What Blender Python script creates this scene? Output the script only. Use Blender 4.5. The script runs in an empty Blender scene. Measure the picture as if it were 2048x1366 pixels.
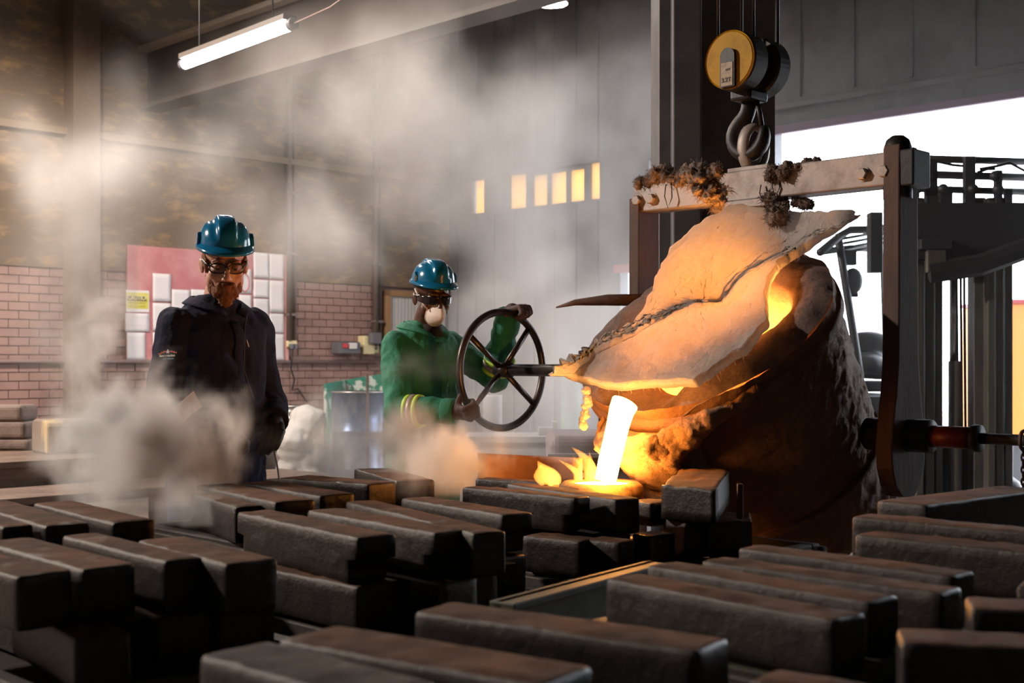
import bpy, bmesh, math, random
import numpy as np
from mathutils import Vector, Matrix, noise as mnoise
from mathutils.bvhtree import BVHTree

# ------------------------------------------------------------------ camera, world, lights, exposure
sc = bpy.context.scene
COL = sc.collection
FPX, HOR, CX, H = 2503.0, 725.0, 1024.0, 1.30      # focal length (px of 2048), horizon row, centre column, eye height
cd = bpy.data.cameras.new('camera')
cam = bpy.data.objects.new('camera', cd); COL.objects.link(cam)
cam.location = (0, 0, H); cam.rotation_euler = (math.pi/2, 0, 0)
cd.sensor_width = 36; cd.lens = 36*FPX/2048; cd.shift_y = (HOR-683)/2048; cd.clip_start = 0.05
cd.dof.use_dof = True; cd.dof.focus_distance = 4.7; cd.dof.aperture_fstop = 4.5
sc.camera = cam
vs = sc.view_settings
vs.view_transform = 'Standard'; vs.look = 'None'; vs.gamma = 1.0; vs.use_curve_mapping = False; vs.exposure = 0.0
cy = sc.cycles
cy.use_adaptive_sampling = True; cy.adaptive_threshold = .05
cy.max_bounces = 5; cy.diffuse_bounces = 2; cy.glossy_bounces = 2; cy.transmission_bounces = 3
cy.volume_bounces = 2; cy.transparent_max_bounces = 12
cy.caustics_reflective = False; cy.caustics_refractive = False
cy.sample_clamp_indirect = 4.0
cy.volume_step_rate = 2.4; cy.volume_max_steps = 256

w = bpy.data.worlds.new('world'); sc.world = w; w.use_nodes = True
bg = w.node_tree.nodes['Background']; bg.inputs[0].default_value = (0.86, 0.92, 1.0, 1); bg.inputs[1].default_value = 9.0

def aim(o, target):
    d = Vector(target) - o.location
    o.rotation_euler = d.to_track_quat('-Z', 'Y').to_euler()
def lamp(name, kind, loc, target, power, color, **kw):
    l = bpy.data.lights.new(name, kind); l.energy = power; l.color = color
    for k, v in kw.items(): setattr(l, k, v)
    o = bpy.data.objects.new(name, l); COL.objects.link(o); o.location = loc; aim(o, target); o['kind'] = 'helper'
    return o
# unseen lamps added to light the hall, assumed to continue the high bay row (same hanging height, 5.5 m apart along the hall)
lamp('assumed_bay_left_offscreen', 'SPOT', (-7.38, 5.22, 5.0), (-7.38, 5.22, 0), 2700, (1.0, 0.86, 0.74), spot_size=math.radians(172), spot_blend=0.25, shadow_soft_size=0.18)
lamp('assumed_bay_above_offscreen', 'SPOT', (-3.49, 9.11, 5.0), (-3.49, 9.11, 0), 700, (1.0, 0.86, 0.74), spot_size=math.radians(165), spot_blend=0.3, shadow_soft_size=0.18)
# ------------------------------------------------------------------ geometry helpers
def P(x, y, Y):                       # photo pixel at a known distance -> point
    return Vector(((x-CX)/FPX*Y, Y, H+(HOR-y)/FPX*Y))
def Z(x, y, z):                       # photo pixel on the horizontal plane at height z -> point
    return P(x, y, (H-z)*FPX/(y-HOR))
S2 = math.sqrt(.5)
DB = Vector((S2, -S2, 0))             # hall axis along the bail, the door wall and the bars
DP = Vector((-S2, -S2, 0))            # hall axis the ladle pours along; the brick wall runs the opposite way
UP = Vector((0, 0, 1))

class MB:
    def __init__(s): s.v = []; s.f = []; s.mi = []
    def add(s, vs, fs, m=0):
        b = len(s.v); s.v += [tuple(v) for v in vs]; s.f += [tuple(i+b for i in f) for f in fs]; s.mi += [m]*len(fs)
        return s
    def box(s, c, d, R=None, m=0):
        c = Vector(c); pts = []
        for x in (-.5, .5):
            for y in (-.5, .5):
                for z in (-.5, .5):
                    q = Vector((x*d[0], y*d[1], z*d[2]))
                    pts.append(c + (R @ q if R else q))
        return s.add(pts, [(0,1,3,2), (4,6,7,5), (0,4,5,1), (2,3,7,6), (0,2,6,4), (1,5,7,3)], m)
    def obox(s, c, ax, ay, az, m=0):     # half axes
        c = Vector(c); pts = [c + ax*x + ay*y + az*z for x in (-1, 1) for y in (-1, 1) for z in (-1, 1)]
        return s.add(pts, [(0,1,3,2), (4,6,7,5), (0,4,5,1), (2,3,7,6), (0,2,6,4), (1,5,7,3)], m)
    def rings(s, rings, cap=True, closed=False, m=0):
        n = len(rings[0]); vs = [v for r in rings for v in r]; fs = []
        k = len(rings)
        for i in range(k if closed else k-1):
            a, b = i*n, ((i+1) % k)*n
            for j in range(n):
                fs.append((a+j, a+(j+1) % n, b+(j+1) % n, b+j))
        if cap and not closed:
            fs.append(tuple(range(n-1, -1, -1))); fs.append(tuple(range((k-1)*n, k*n)))
        return s.add(vs, fs, m)
    def tube(s, pts, rad, n=10, cap=True, closed=False, m=0, flat=None, updir=None):
        pts = [Vector(p) for p in pts]; k = len(pts)
        if not hasattr(rad, '__len__'): rad = [rad]*k
        rs = []; prev = None
        for i, p in enumerate(pts):
            if closed: t = pts[(i+1) % k] - pts[i-1]
            else: t = pts[min(i+1, k-1)] - pts[max(i-1, 0)]
            t.normalize()
            if prev is None:
                u = Vector(updir) if updir else (Vector((0,0,1)) if abs(t.z) < .9 else Vector((1,0,0)))
            else: u = prev
            u = (u - t*u.dot(t)).normalized(); prev = u; v = t.cross(u)
            fu, fv = flat if flat else (1, 1)
            rs.append([p + (u*math.cos(a)*fu + v*math.sin(a)*fv)*rad[i] for a in [2*math.pi*j/n for j in range(n)]])
        return s.rings(rs, cap, closed, m)
    def cyl(s, a, b, r, r2=None, n=16, m=0): return s.tube([a, b], [r, r if r2 is None else r2], n, m=m)
    def lathe(s, prof, M=None, n=32, m=0, cap=False):
        M = M or Matrix()
        rs = [[M @ Vector((r*math.cos(2*math.pi*j/n), r*math.sin(2*math.pi*j/n), z)) for j in range(n)] for r, z in prof]
        return s.rings(rs, cap, False, m)
    def ell(s, c, r, R=None, n=14, k=9):
        c = Vector(c)
        if not hasattr(r, '__len__'): r = (r, r, r)
        vs = []; fs = []
        for i in range(k+1):
            t = math.pi*i/k
            for j in range(n):
                a = 2*math.pi*j/n
                q = Vector((r[0]*math.sin(t)*math.cos(a), r[1]*math.sin(t)*math.sin(a), r[2]*math.cos(t)))
                vs.append(c + (R @ q if R else q))
        for i in range(k):
            for j in range(n):
                fs.append((i*n+j, (i+1)*n+j, (i+1)*n+(j+1) % n, i*n+(j+1) % n))
        return s.add(vs, fs)
    def cap(s, a, b, ra, rb, n=12):      # tapered capsule
        a = Vector(a); b = Vector(b)
        s.tube([a, b], [ra, rb], n); s.ell(a, ra, n=n, k=7); s.ell(b, rb, n=n, k=7); return s
    def grid(s, fn, nu, nv, m=0, cu=False):
        vs = [fn(i/(nu if cu else nu-1) if nu > 1 else 0, j/(nv-1)) for j in range(nv) for i in range(nu)]; fs = []
        for j in range(nv-1):
            for i in range(nu if cu else nu-1):
                a = j*nu+i; b = j*nu+(i+1) % nu
                fs.append((a, b, b+nu, a+nu))
        return s.add(vs, fs, m)
    def xf(s, M): s.v = [tuple(M @ Vector(v)) for v in s.v]; return s
    def mesh(s, name='mesh', smooth=False):
        me = bpy.data.meshes.new(name); me.from_pydata(s.v, [], s.f); me.update()
        if any(s.mi): me.polygons.foreach_set('material_index', s.mi)
        bm = bmesh.new(); bm.from_mesh(me); bmesh.ops.recalc_face_normals(bm, faces=bm.faces); bm.to_mesh(me); bm.free()
        if smooth: me.polygons.foreach_set('use_smooth', [True]*len(me.polygons))
        return me

def link(name, me, mat=None, parent=None, smooth=None, bevel=0, seg=2):
    o = bpy.data.objects.new(name, me); COL.objects.link(o)
    if mat is not None and me is not None and len(me.materials) == 0:
        for m in (mat if isinstance(mat, (list, tuple)) else [mat]): me.materials.append(m)
    if parent is not None:
        o.parent = parent; o.matrix_parent_inverse = parent.matrix_world.inverted() if parent.matrix_world != Matrix() else Matrix()
    if smooth is not None and me is not None and hasattr(me, 'polygons'):
        me.polygons.foreach_set('use_smooth', [smooth]*len(me.polygons))
    if bevel:
        b = o.modifiers.new('b', 'BEVEL'); b.width = bevel; b.segments = seg; b.limit_method = 'ANGLE'; b.angle_limit = math.radians(35)
    return o
def obj(name, mb, mat, parent=None, smooth=False, bevel=0, seg=2):
    return link(name, mb.mesh(name, smooth), mat, parent, None, bevel, seg)
def tag(o, label=None, cat=None, group=None, kind=None):
    if label: o['label'] = label
    if cat: o['category'] = cat
    if group: o['group'] = group
    if kind: o['kind'] = kind
    return o
def root(name, label, cat, loc=(0,0,0), group=None):
    e = bpy.data.objects.new(name, None); COL.objects.link(e); e.empty_display_size = .1
    e.location = loc; e.matrix_world = Matrix.Translation(loc)
    return tag(e, label, cat, group)
def smoothstep(a, b, x):
    t = max(0, min(1, (x-a)/(b-a))); return t*t*(3-2*t)
def fb(p, sc_=1.0, oct_=4): return mnoise.fractal(Vector(p)*sc_, .9, 2.1, oct_)
def remesh(mb, voxel, smooth=4, fac=.5):
    me = mb.mesh('tmp'); o = bpy.data.objects.new('tmp', me); COL.objects.link(o)
    m = o.modifiers.new('r', 'REMESH'); m.mode = 'VOXEL'; m.voxel_size = voxel; m.use_smooth_shade = True
    if smooth:
        s_ = o.modifiers.new('s', 'SMOOTH'); s_.iterations = smooth; s_.factor = fac
    dg = bpy.context.evaluated_depsgraph_get(); dg.update()
    out = bpy.data.meshes.new_from_object(o.evaluated_get(dg))
    bpy.data.objects.remove(o); bpy.data.meshes.remove(me)
    out.polygons.foreach_set('use_smooth', [True]*len(out.polygons))
    return out
def displace(me, fn):                 # fn(co, normal) -> offset along normal
    n = len(me.vertices); co = np.empty(n*3); me.vertices.foreach_get('co', co); no = np.array([v.normal[:] for v in me.vertices])
    co = co.reshape(-1, 3)
    d = np.array([fn(Vector(c), Vector(q)) for c, q in zip(co, no)])
    me.vertices.foreach_set('co', (co + no*d[:, None]).ravel()); me.update()
    return me

# ------------------------------------------------------------------ materials
def mat(name, color, rough=.6, metal=0.0, noise=None, bump=None, emit=None, spec=.5, trans=0, sub=0):
    """noise=(scale, color2, lo, hi[, stretch]); bump=(scale, strength, distance[, stretch]); emit=(color, strength)"""
    m = bpy.data.materials.new(name); m.use_nodes = True; nt = m.node_tree; N = nt.nodes; L = nt.links
    b = N['Principled BSDF']
    b.inputs['Base Color'].default_value = (*color, 1); b.inputs['Roughness'].default_value = rough
    b.inputs['Metallic'].default_value = metal; b.inputs['Specular IOR Level'].default_value = spec
    if trans: b.inputs['Transmission Weight'].default_value = trans
    if sub: b.inputs['Subsurface Weight'].default_value = sub; b.inputs['Subsurface Radius'].default_value = (.02, .008, .004)
    def coords(st):
        g = N.new('ShaderNodeNewGeometry'); mp = N.new('ShaderNodeMapping')
        L.new(g.outputs['Position'], mp.inputs[0]); mp.inputs['Scale'].default_value = st
        return mp.outputs[0]
    if noise:
        t = N.new('ShaderNodeTexNoise'); t.inputs['Scale'].default_value = noise[0]; t.inputs['Detail'].default_value = 6; t.inputs['Roughness'].default_value = .65
        L.new(coords(noise[4] if len(noise) > 4 else (1,1,1)), t.inputs['Vector'])
        r = N.new('ShaderNodeMapRange'); r.inputs[1].default_value = noise[2]; r.inputs[2].default_value = noise[3]
        L.new(t.outputs[0], r.inputs[0])
        mx = N.new('ShaderNodeMix'); mx.data_type = 'RGBA'
        mx.inputs[6].default_value = (*color, 1); mx.inputs[7].default_value = (*noise[1], 1)
        L.new(r.outputs[0], mx.inputs[0]); L.new(mx.outputs[2], b.inputs['Base Color'])
    if bump:
        t = N.new('ShaderNodeTexNoise'); t.inputs['Scale'].default_value = bump[0]; t.inputs['Detail'].default_value = 8; t.inputs['Roughness'].default_value = .7
        L.new(coords(bump[3] if len(bump) > 3 else (1,1,1)), t.inputs['Vector'])
        bp = N.new('ShaderNodeBump'); bp.inputs['Strength'].default_value = bump[1]; bp.inputs['Distance'].default_value = bump[2]
        L.new(t.outputs[0], bp.inputs['Height']); L.new(bp.outputs[0], b.inputs['Normal'])
    if emit:
        b.inputs['Emission Color'].default_value = (*emit[0], 1); b.inputs['Emission Strength'].default_value = emit[1]
    return m
def glow(name, color, strength):
    m = bpy.data.materials.new(name); m.use_nodes = True; nt = m.node_tree
    nt.nodes.remove(nt.nodes['Principled BSDF']); e = nt.nodes.new('ShaderNodeEmission')
    e.inputs[0].default_value = (*color, 1); e.inputs[1].default_value = strength
    nt.links.new(e.outputs[0], nt.nodes['Material Output'].inputs[0]); return m

M = {}
M['floor'] = mat('floor_concrete', (.10, .085, .075), .8, noise=(1.5, (.20, .16, .13), .4, .65), bump=(30, .3, .01))
M['apron'] = mat('apron_concrete', (.75, .73, .70), .9, bump=(30, .2, .01))
M['ceiling'] = mat('ceiling_sheet', (.09, .078, .072), .7)
M['plaster'] = mat('tan_upper_wall', (.16, .115, .08), .85, noise=(3.0, (.36, .23, .11), .5, .72, (1, 1, 2.5)), bump=(40, .6, .02, (1, 1, 3)))
M['mortar'] = mat('brick_mortar', (.20, .13, .115), .9, bump=(60, .4, .005))
M['brick'] = mat('painted_brick', (.33, .20, .17), .75, noise=(2.2, (.22, .135, .12), .45, .7), bump=(45, .5, .006))
M['sheetwall'] = mat('grey_wall_sheet', (.17, .175, .20), .65, noise=(1.5, (.10, .10, .115), .45, .7))
M['column'] = mat('column_paint', (.13, .125, .13), .55, noise=(4, (.07, .065, .07), .4, .7), bump=(20, .15, .005))
M['column_dark'] = M['column']
M['beam'] = mat('roof_beam_paint', (.10, .085, .075), .6)
M['lit_flange_reflector'] = mat('lit_flange_reflector_paint', (.45, .40, .34), .5)  # pale lamp reflector; also paints lamp light onto the girder's top flange
M['dark_steel'] = mat('dark_steel', (.035, .033, .035), .45, .6, bump=(60, .2, .003))
M['black_iron'] = mat('black_iron', (.013, .012, .013), .5, .2, bump=(50, .3, .004))
M['wheel'] = mat('worn_wheel_iron', (.05, .042, .042), .32, .7, noise=(12, (.10, .07, .06), .5, .7), bump=(60, .2, .002))
# ------------------------------------------------------------------ the hall: floor, roof, walls
W0 = Vector((-4.02, 13.0, 0)); EL = Vector((S2, S2, 0)); NL = DB.copy()          # brick wall: origin, run, face normal
CR = W0 + EL*4.5; NR = DP.copy()                                                  # corner; the door wall runs along DB from it
def ks(px): return (px-CX)/FPX
def wl_s(px): k = ks(px); return (13.0*k+4.02)/(S2*(1-k))
def wl(px, py):
    s = wl_s(px); Y = 13.0+S2*s; return s, H+(HOR-py)/FPX*Y
def wr_t(px): k = ks(px); return (k*CR.y-CR.x)/(S2*(1+k))
def LW(s, z, off=0.0): return W0 + EL*s + NL*off + UP*z
def RW(t, z, off=0.0): return CR + DB*t + NR*off + UP*z
def lbox(mb, s0, s1, z0, z1, o0, o1, m=0):
    return mb.obox(LW((s0+s1)/2, (z0+z1)/2, (o0+o1)/2), EL*(s1-s0)/2, NL*(o1-o0)/2, UP*(z1-z0)/2, m)
def rbox(mb, t0, t1, z0, z1, o0, o1, m=0):
    return mb.obox(RW((t0+t1)/2, (z0+z1)/2, (o0+o1)/2), DB*(t1-t0)/2, NR*(o1-o0)/2, UP*(z1-z0)/2, m)
ROOF = 6.2
def struct(o): o['kind'] = 'structure'; return o

# floor of the hall: an L-shaped piece would do, a rotated rectangle along the hall axes is enough
def hall_rect(s0, s1, d0, d1, z0, z1):
    mb = MB(); c = W0 + EL*(s0+s1)/2 + NL*(d0+d1)/2
    return mb.obox(Vector((c.x, c.y, (z0+z1)/2)), EL*(s1-s0)/2, NL*(d1-d0)/2, UP*(z1-z0)/2)
struct(obj('floor', hall_rect(-14, 4.5, 0, 16, -.1, 0), M['floor']))
struct(obj('ceiling', hall_rect(-14, 4.6, -.2, 16, ROOF, ROOF+.1), M['ceiling']))
apron = struct(obj('ground_apron', hall_rect(4.5, 26, -12, 24, -.14, -.02), M['apron']))
# brick wall
wallL = struct(obj('wall_left', lbox(MB(), -14, 4.7, 0, 2.24, -.2, 0), M['mortar']))
upper = obj('upper_wall', lbox(MB(), -14, 4.7, 2.24, ROOF, -.2, .035), M['plaster'], wallL)
bw, bh = .205, .086
bme = MB().obox((0, 0, 0), EL*(bw/2-.005), NL*.011, UP*(bh/2-.005)).mesh('brick'); bme.materials.append(M['brick'])
rest = MB(); nb = 0
for r in range(26):
    z = r*bh + bh/2
    if z+bh/2 > 2.24: continue
    for c in range(-14, 22):
        s = (c + (.5 if r % 2 else 0))*bw
        if s > 3.36: continue
        jit = random.Random(r*97+c).uniform(-.003, .003)
        show = (1.9 < s < 3.4 or -.55 < s < -.02) and z > .5
        if 0 <= s <= 1.95 and 1.3 < z < 2.5: continue
        if show:
            o = link('brick', bme, None, wallL); o.location = LW(s, z, .009+jit); nb += 1
        else: rest.obox(LW(s, z, .009+jit), EL*(bw/2-.005), NL*.011, UP*(bh/2-.005))
for r in range(26):                                                              # further run of the wall
    for c in range(-60, -14):
        rest.obox(LW((c+(.5 if r % 2 else 0))*bw, r*bh+bh/2, .009), EL*(bw/2-.005), NL*.011, UP*(bh/2-.005))
ro = obj('brickwork', rest, M['brick'], wallL); ro['kind'] = 'stuff'
# rear and side of the hall (out of sight, keep daylight honest)
struct(obj('wall_back', hall_rect(-14, 4.6, 16, 16.2, 0, ROOF), M['sheetwall']))
struct(obj('wall_side', hall_rect(-14.2, -14, 0, 16, 0, ROOF), M['sheetwall']))
# door wall, in pieces around its openings
wallR = struct(obj('wall_right', rbox(MB(), 0, wr_t(1240), 0, 3.18, -.15, 0), M['sheetwall']))
td0, td1, tb0, tb1 = wr_t(1240), wr_t(1330), wr_t(1548), 11.0
ZD = 3.66
def wpiece(nm, *a): return obj(nm, rbox(MB(), *a), M['sheetwall'], wallR)
wpiece('wall_panel', 0, .47, 3.18, 3.605, -.15, 0); wpiece('wall_panel', 2.62, td0, 3.18, 3.605, -.15, 0)
wpiece('wall_panel', 0, td0, 3.605, ROOF, -.15, 0)
wpiece('wall_panel', td0, wr_t(1297), 2.31, ROOF, -.15, 0)
wpiece('wall_panel', wr_t(1297), wr_t(1330), 2.31, 3.36, -.15, 0); wpiece('wall_panel', wr_t(1297), wr_t(1330), 3.54, ROOF, -.15, 0)
wpiece('wall_panel', td1, tb0, 0, ROOF, -.15, 0)
wpiece('lintel_panel', tb0, 16, ZD, ROOF, -.15, 0)
wpiece('wall_panel', tb1, 16, 0, ZD, -.15, 0)
for t in np.arange(.2, td0-.05, .34):                                            # cladding ribs
    obj('cladding_rib', rbox(MB(), t-.02, t+.02, 0, 3.15, 0, .035), M['sheetwall'], wallR)
    obj('cladding_rib', rbox(MB(), t-.02, t+.02, 3.64, ROOF, 0, .035), M['sheetwall'], wallR)
for t in np.arange(tb0+.3, 11, .6):
    obj('lintel_rib', rbox(MB(), t-.015, t+.015, 3.95, ROOF, 0, .02), M['sheetwall'], wallR)
struct(obj('trim_1', rbox(MB(), tb0, 11, 3.84, 3.90, 0, .06), M['sheetwall'], None, bevel=.01))
struct(obj('trim_2', rbox(MB(), tb0, 11, ZD-.06, ZD+.02, -.02, .05), mat('door_rail', (.22, .14, .22), .5), None, bevel=.01))
struct(obj('trim_3', rbox(MB(), td0-.06, td1, 2.31, 2.40, -.02, .05), mat('pink_head', (.5, .22, .22), .6), None))
# high windows: yellowed panes between blanked panels
def translucent(name, c):
    m = bpy.data.materials.new(name); m.use_nodes = True; nt = m.node_tree; N = nt.nodes; b = N['Principled BSDF']
    b.inputs['Base Color'].default_value = (*c, 1); b.inputs['Roughness'].default_value = .6
    t = N.new('ShaderNodeBsdfTranslucent'); t.inputs[0].default_value = (*c, 1)
    x = N.new('ShaderNodeMixShader'); x.inputs[0].default_value = .75
    nt.links.new(b.outputs[0], x.inputs[1]); nt.links.new(t.outputs[0], x.inputs[2]); nt.links.new(x.outputs[0], N['Material Output'].inputs[0])
    return m
M['pane'] = translucent('yellowed_pane', (.80, .55, .27))
win = struct(root('window_1', 'row of small yellowed panes high on the grey wall', 'window', RW(1.5, 3.18)))
edges = [946, 966, 1016, 1050, 1062, 1092, 1097, 1130, 1136, 1166, 1177, 1197]
prev = .47
for i in range(0, 12, 2):
    a, b = wr_t(edges[i]), wr_t(edges[i+1])
    if a-prev > .03: obj('mullion', rbox(MB(), prev, a, 3.18, 3.605, -.12, -.02), M['sheetwall'], win)
    zt = 3.56 if 2 < i < 10 else 3.605
    obj('window_pane', rbox(MB(), a, b, 3.18, zt, -.07, -.06), M['pane'], win)
    if zt < 3.6: obj('mullion', rbox(MB(), a, b, zt, 3.605, -.12, -.02), M['sheetwall'], win)
    prev = b
obj('mullion', rbox(MB(), prev, 2.62, 3.18, 3.605, -.12, -.02), M['sheetwall'], win)

# steel column beside the vehicle door
cb = P(1434, 725, 6.5); cb.z = 0
col = struct(root('steel_column', 'tall grey steel column with paler front flange beside the vehicle door', 'column', cb))
cw = 230/FPX*6.5
def colbox(x0, x1, y0, y1): return MB().obox(Vector(((x0+x1)/2, (y0+y1)/2, ROOF/2)), Vector(((x1-x0)/2, 0, 0)), Vector((0, (y1-y0)/2, 0)), Vector((0, 0, ROOF/2)))
def X(px, Y): return (px-CX)/FPX*Y
obj('side_flange', colbox(X(1319, 6.5), X(1346, 6.5), 6.5, 6.9), M['column_dark'], col)
obj('front_flange', colbox(X(1346, 6.4), X(1403, 6.4), 6.4, 6.62), M['column'], col, bevel=.008)
obj('web', colbox(X(1403, 6.55), X(1550, 6.55), 6.55, 6.7), M['column_dark'], col)
# pilaster and rafters
pil = struct(obj('wall_column', lbox(MB(), -.68, -.40, 0, 5.0, .03, .25), mat('pilaster', (.15, .105, .075), .8, bump=(20, .4, .02))))
struct(obj('trim_4', lbox(MB(), -14, 4.5, 3.57, 3.64, .03, .10), mat('wall_conduit', (.20, .14, .09), .6)))
GL = Vector((-3.87, 13.22, 0))
def gbox(a, b, z0, z1, w_): return MB().obox(GL + DB*(a+b)/2 + UP*(z0+z1)/2, DB*(b-a)/2, EL*w_/2, UP*(z1-z0)/2)
gird = struct(root('roof_beam', 'dark deep roof girder running out from the brick wall', 'beam', GL + UP*3.94))
obj('beam_web', gbox(-.1, 9, 3.98, 4.56, .05), M['beam'], gird); obj('beam_flange', gbox(-.1, 9, 3.94, 3.985, .26), M['beam'], gird)
obj('beam_flange', gbox(-.1, 9, 4.55, 4.60, .26), M['lit_flange_reflector'], gird)  # top flange paler than the web: lamp light put into its colour
for k in (1.2, 4.4, 7.6):
    b2 = GL + DP*0 - EL*0 + EL*(-1.6*k)
    struct(obj('rafter', MB().obox(b2 + DB*6 + UP*5.6, DB*7, EL*.09, UP*.3), M['beam']))

# ------------------------------------------------------------------ things on the brick wall
M['board'] = mat('pink_board', (.46, .16, .17), .8, noise=(5, (.56, .25, .25), .4, .7), bump=(60, .2, .003))
M['frame_pink'] = mat('board_edge', (.62, .33, .30), .7)
def paper_mat(name, seed, base=(.74, .70, .71)):
    """white sheet with faint printed lines"""
    m = mat(name, base, .8); nt = m.node_tree; N = nt.nodes; L = nt.links; b = N['Principled BSDF']
    g = N.new('ShaderNodeNewGeometry'); sp = N.new('ShaderNodeSeparateXYZ'); L.new(g.outputs['Position'], sp.inputs[0])
    wv = N.new('ShaderNodeMath'); wv.operation = 'MULTIPLY'; wv.inputs[1].default_value = 2*math.pi/.014; L.new(sp.outputs[2], wv.inputs[0])
    sn = N.new('ShaderNodeMath'); sn.operation = 'SINE'; L.new(wv.outputs[0], sn.inputs[0])
    nz = N.new('ShaderNodeTexNoise'); nz.inputs['Scale'].default_value = 28+seed; nz.inputs['Detail'].default_value = 3; L.new(g.outputs['Position'], nz.inputs['Vector'])
    mu = N.new('ShaderNodeMath'); mu.operation = 'MULTIPLY'; L.new(sn.outputs[0], mu.inputs[0]); L.new(nz.outputs[0], mu.inputs[1])
    r = N.new('ShaderNodeMapRange'); r.inputs[1].default_value = .1; r.inputs[2].default_value = .45; r.inputs[4].default_value = .45; L.new(mu.outputs[0], r.inputs[0])
    mx = N.new('ShaderNodeMix'); mx.data_type = 'RGBA'; mx.inputs[6].default_value = (*base, 1); mx.inputs[7].default_value = (.42, .40, .44, 1)
    L.new(r.outputs[0], mx.inputs[0]); L.new(mx.outputs[2], b.inputs['Base Color']); return m
M['paper'] = paper_mat('printed_paper', 0); M['paper_plain'] = mat('plain_paper', (.76, .72, .73), .8, bump=(14, .4, .01))
board = root('notice_board', 'large pink notice board hung on the brick wall with sheets pinned to it', 'notice board', LW(1, 1.31, .02))
obj('panel', lbox(MB(), .0, 1.99, 1.31, 2.52, .02, .05), M['board'], board)
obj('frame_strip', lbox(MB(), 1.955, 1.995, 1.30, 2.53, .045, .065), M['frame_pink'], board)
obj('frame_strip', lbox(MB(), 0, 1.995, 1.295, 1.325, .045, .065), M['frame_pink'], board)
def sheet(x0, y0, x1, y1, label, group, m, nm='paper_sheet', curl=.004):
    s0, z1 = wl(x0, y0); s1, z0 = wl(x1, y1)
    _, z1b = wl(x1, y1)
    def fn(u, v):
        b = curl*(.3+v)*abs(math.sin(3*u+x0))*.6 + .004*math.sin(7*v+y0)
        return LW(s0+(s1-s0)*u, z1+(z0-z1)*v, .056+abs(b))
    mb = MB().grid(fn, 7, 7)
    o = obj(nm, mb, m, None, True); so = o.modifiers.new('t', 'SOLIDIFY'); so.thickness = .001
    return tag(o, label, 'paper', group)
G1 = 'loose notices under the bare top of the board'
caut = root('caution_sign', 'yellow and black CAUTION sign pinned to the pink board', 'sign', LW(.05, 1.9, .05))
s0, zt = wl(247, 580); s1, zb = wl(293, 625)
obj('backing_sheet', lbox(MB(), s0, s1, zb, zt, .052, .056), M['paper_plain'], caut)
obj('yellow_panel', lbox(MB(), s0+.005, s1-.012, zb+.035, zt-.025, .056, .058), mat('caution_yellow', (.62, .56, .05), .6), caut)
obj('black_bar', lbox(MB(), s0+.008, s1-.03, zb+.115, zt-.06, .058, .060), mat('caution_black', (.035, .025, .02), .6), caut)
def text(body, loc, size, m, parent, xdir, nrm, name='lettering', align='LEFT', bold=0.0, xscale=1.0):
    c = bpy.data.curves.new(name, 'FONT'); c.body = body; c.size = size; c.align_x = align; c.extrude = .0004; c.offset = bold
    t_ = bpy.data.objects.new('tmp', c); COL.objects.link(t_); dg = bpy.context.evaluated_depsgraph_get(); dg.update()
    me = bpy.data.meshes.new_from_object(t_.evaluated_get(dg)); bpy.data.objects.remove(t_); me.materials.clear(); me.materials.append(m)
    o = bpy.data.objects.new(name, me); COL.objects.link(o)
    x = Vector(xdir).normalized(); n = Vector(nrm).normalized(); y = n.cross(x)
    mw = Matrix((x*xscale, y, n)).transposed().to_4x4(); mw.translation = Vector(loc)
    if parent is not None: o.parent = parent; o.matrix_parent_inverse = parent.matrix_world.inverted()
    o.matrix_world = mw; o.matrix_basis = mw
    return o
ytxt = mat('letter_yellow', (.72, .66, .22), .6); btxt = mat('letter_dim', (.26, .20, .03), .6)
text('CAUTION', LW(s0+.012, zb+.127, .061), .068, ytxt, caut, EL, NL, bold=.002, xscale=.80)
text('PPE REQUIRED', LW((s0+s1)/2-.005, zb+.085, .0585), .030, btxt, caut, EL, NL, align='CENTER')
text('AT ALL TIMES', LW((s0+s1)/2-.005, zb+.048, .0585), .030, btxt, caut, EL, NL, align='CENTER')
sheet(245, 626, 293, 664, 'wide white sheet pinned directly under the CAUTION sign', None, M['paper'])
sheet(248, 665, 285, 721, 'printed sheet at the foot of the column under the CAUTION sign', None, M['paper'])
sheet(300, 547, 336, 604, 'topmost sheet of the column beside the CAUTION sign', None, M['paper'])
sheet(300, 606, 336, 663, 'middle sheet of the column beside the CAUTION sign', None, M['paper'])
sheet(300, 665, 336, 721, 'lowest sheet of the column beside the CAUTION sign', None, M['paper'])
sheet(338, 579, 374, 636, 'white sheet whose edge shows above the navy shoulder', None, M['paper'])
sheet(376, 579, 410, 636, 'white sheet partly hidden behind the navy collar', None, M['paper'])
rp = sheet(470, 538, 497, 588, 'sheet with a red hand-drawn ring beside the bearded face', None, M['paper_plain'])
sc0, zc = wl(483, 566)
ring = [LW(sc0+.055*math.cos(a), zc+.10*math.sin(a), .072) for a in np.linspace(0, 2*math.pi, 22)[:-1]]
ringo = obj('red_ring', MB().tube(ring, .005, 5, closed=True), mat('red_ink', (.6, .10, .12), .6), rp)
sheet(472, 590, 497, 632, 'sheet tucked beneath the ringed sheet on the board', None, M['paper_plain'])
G2 = 'block of sheets at the conduit end of the board'
for (x0, x1, ys, nm_) in ((501, 532, (504, 558, 596, 660, 722), 'inner'), (533, 562, (507, 560, 626, 667, 722), 'outer')):
    for i in range(4):
        wh = ('topmost', 'second', 'third', 'lowest')[i]
        sheet(x0, ys[i]+1, x1, ys[i+1], f'{wh} white sheet in the column {"along" if nm_=="outer" else "one in from"} the conduit edge of the board', G2, M['paper_plain'] if i < 2 else M['paper'], curl=.006)

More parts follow.
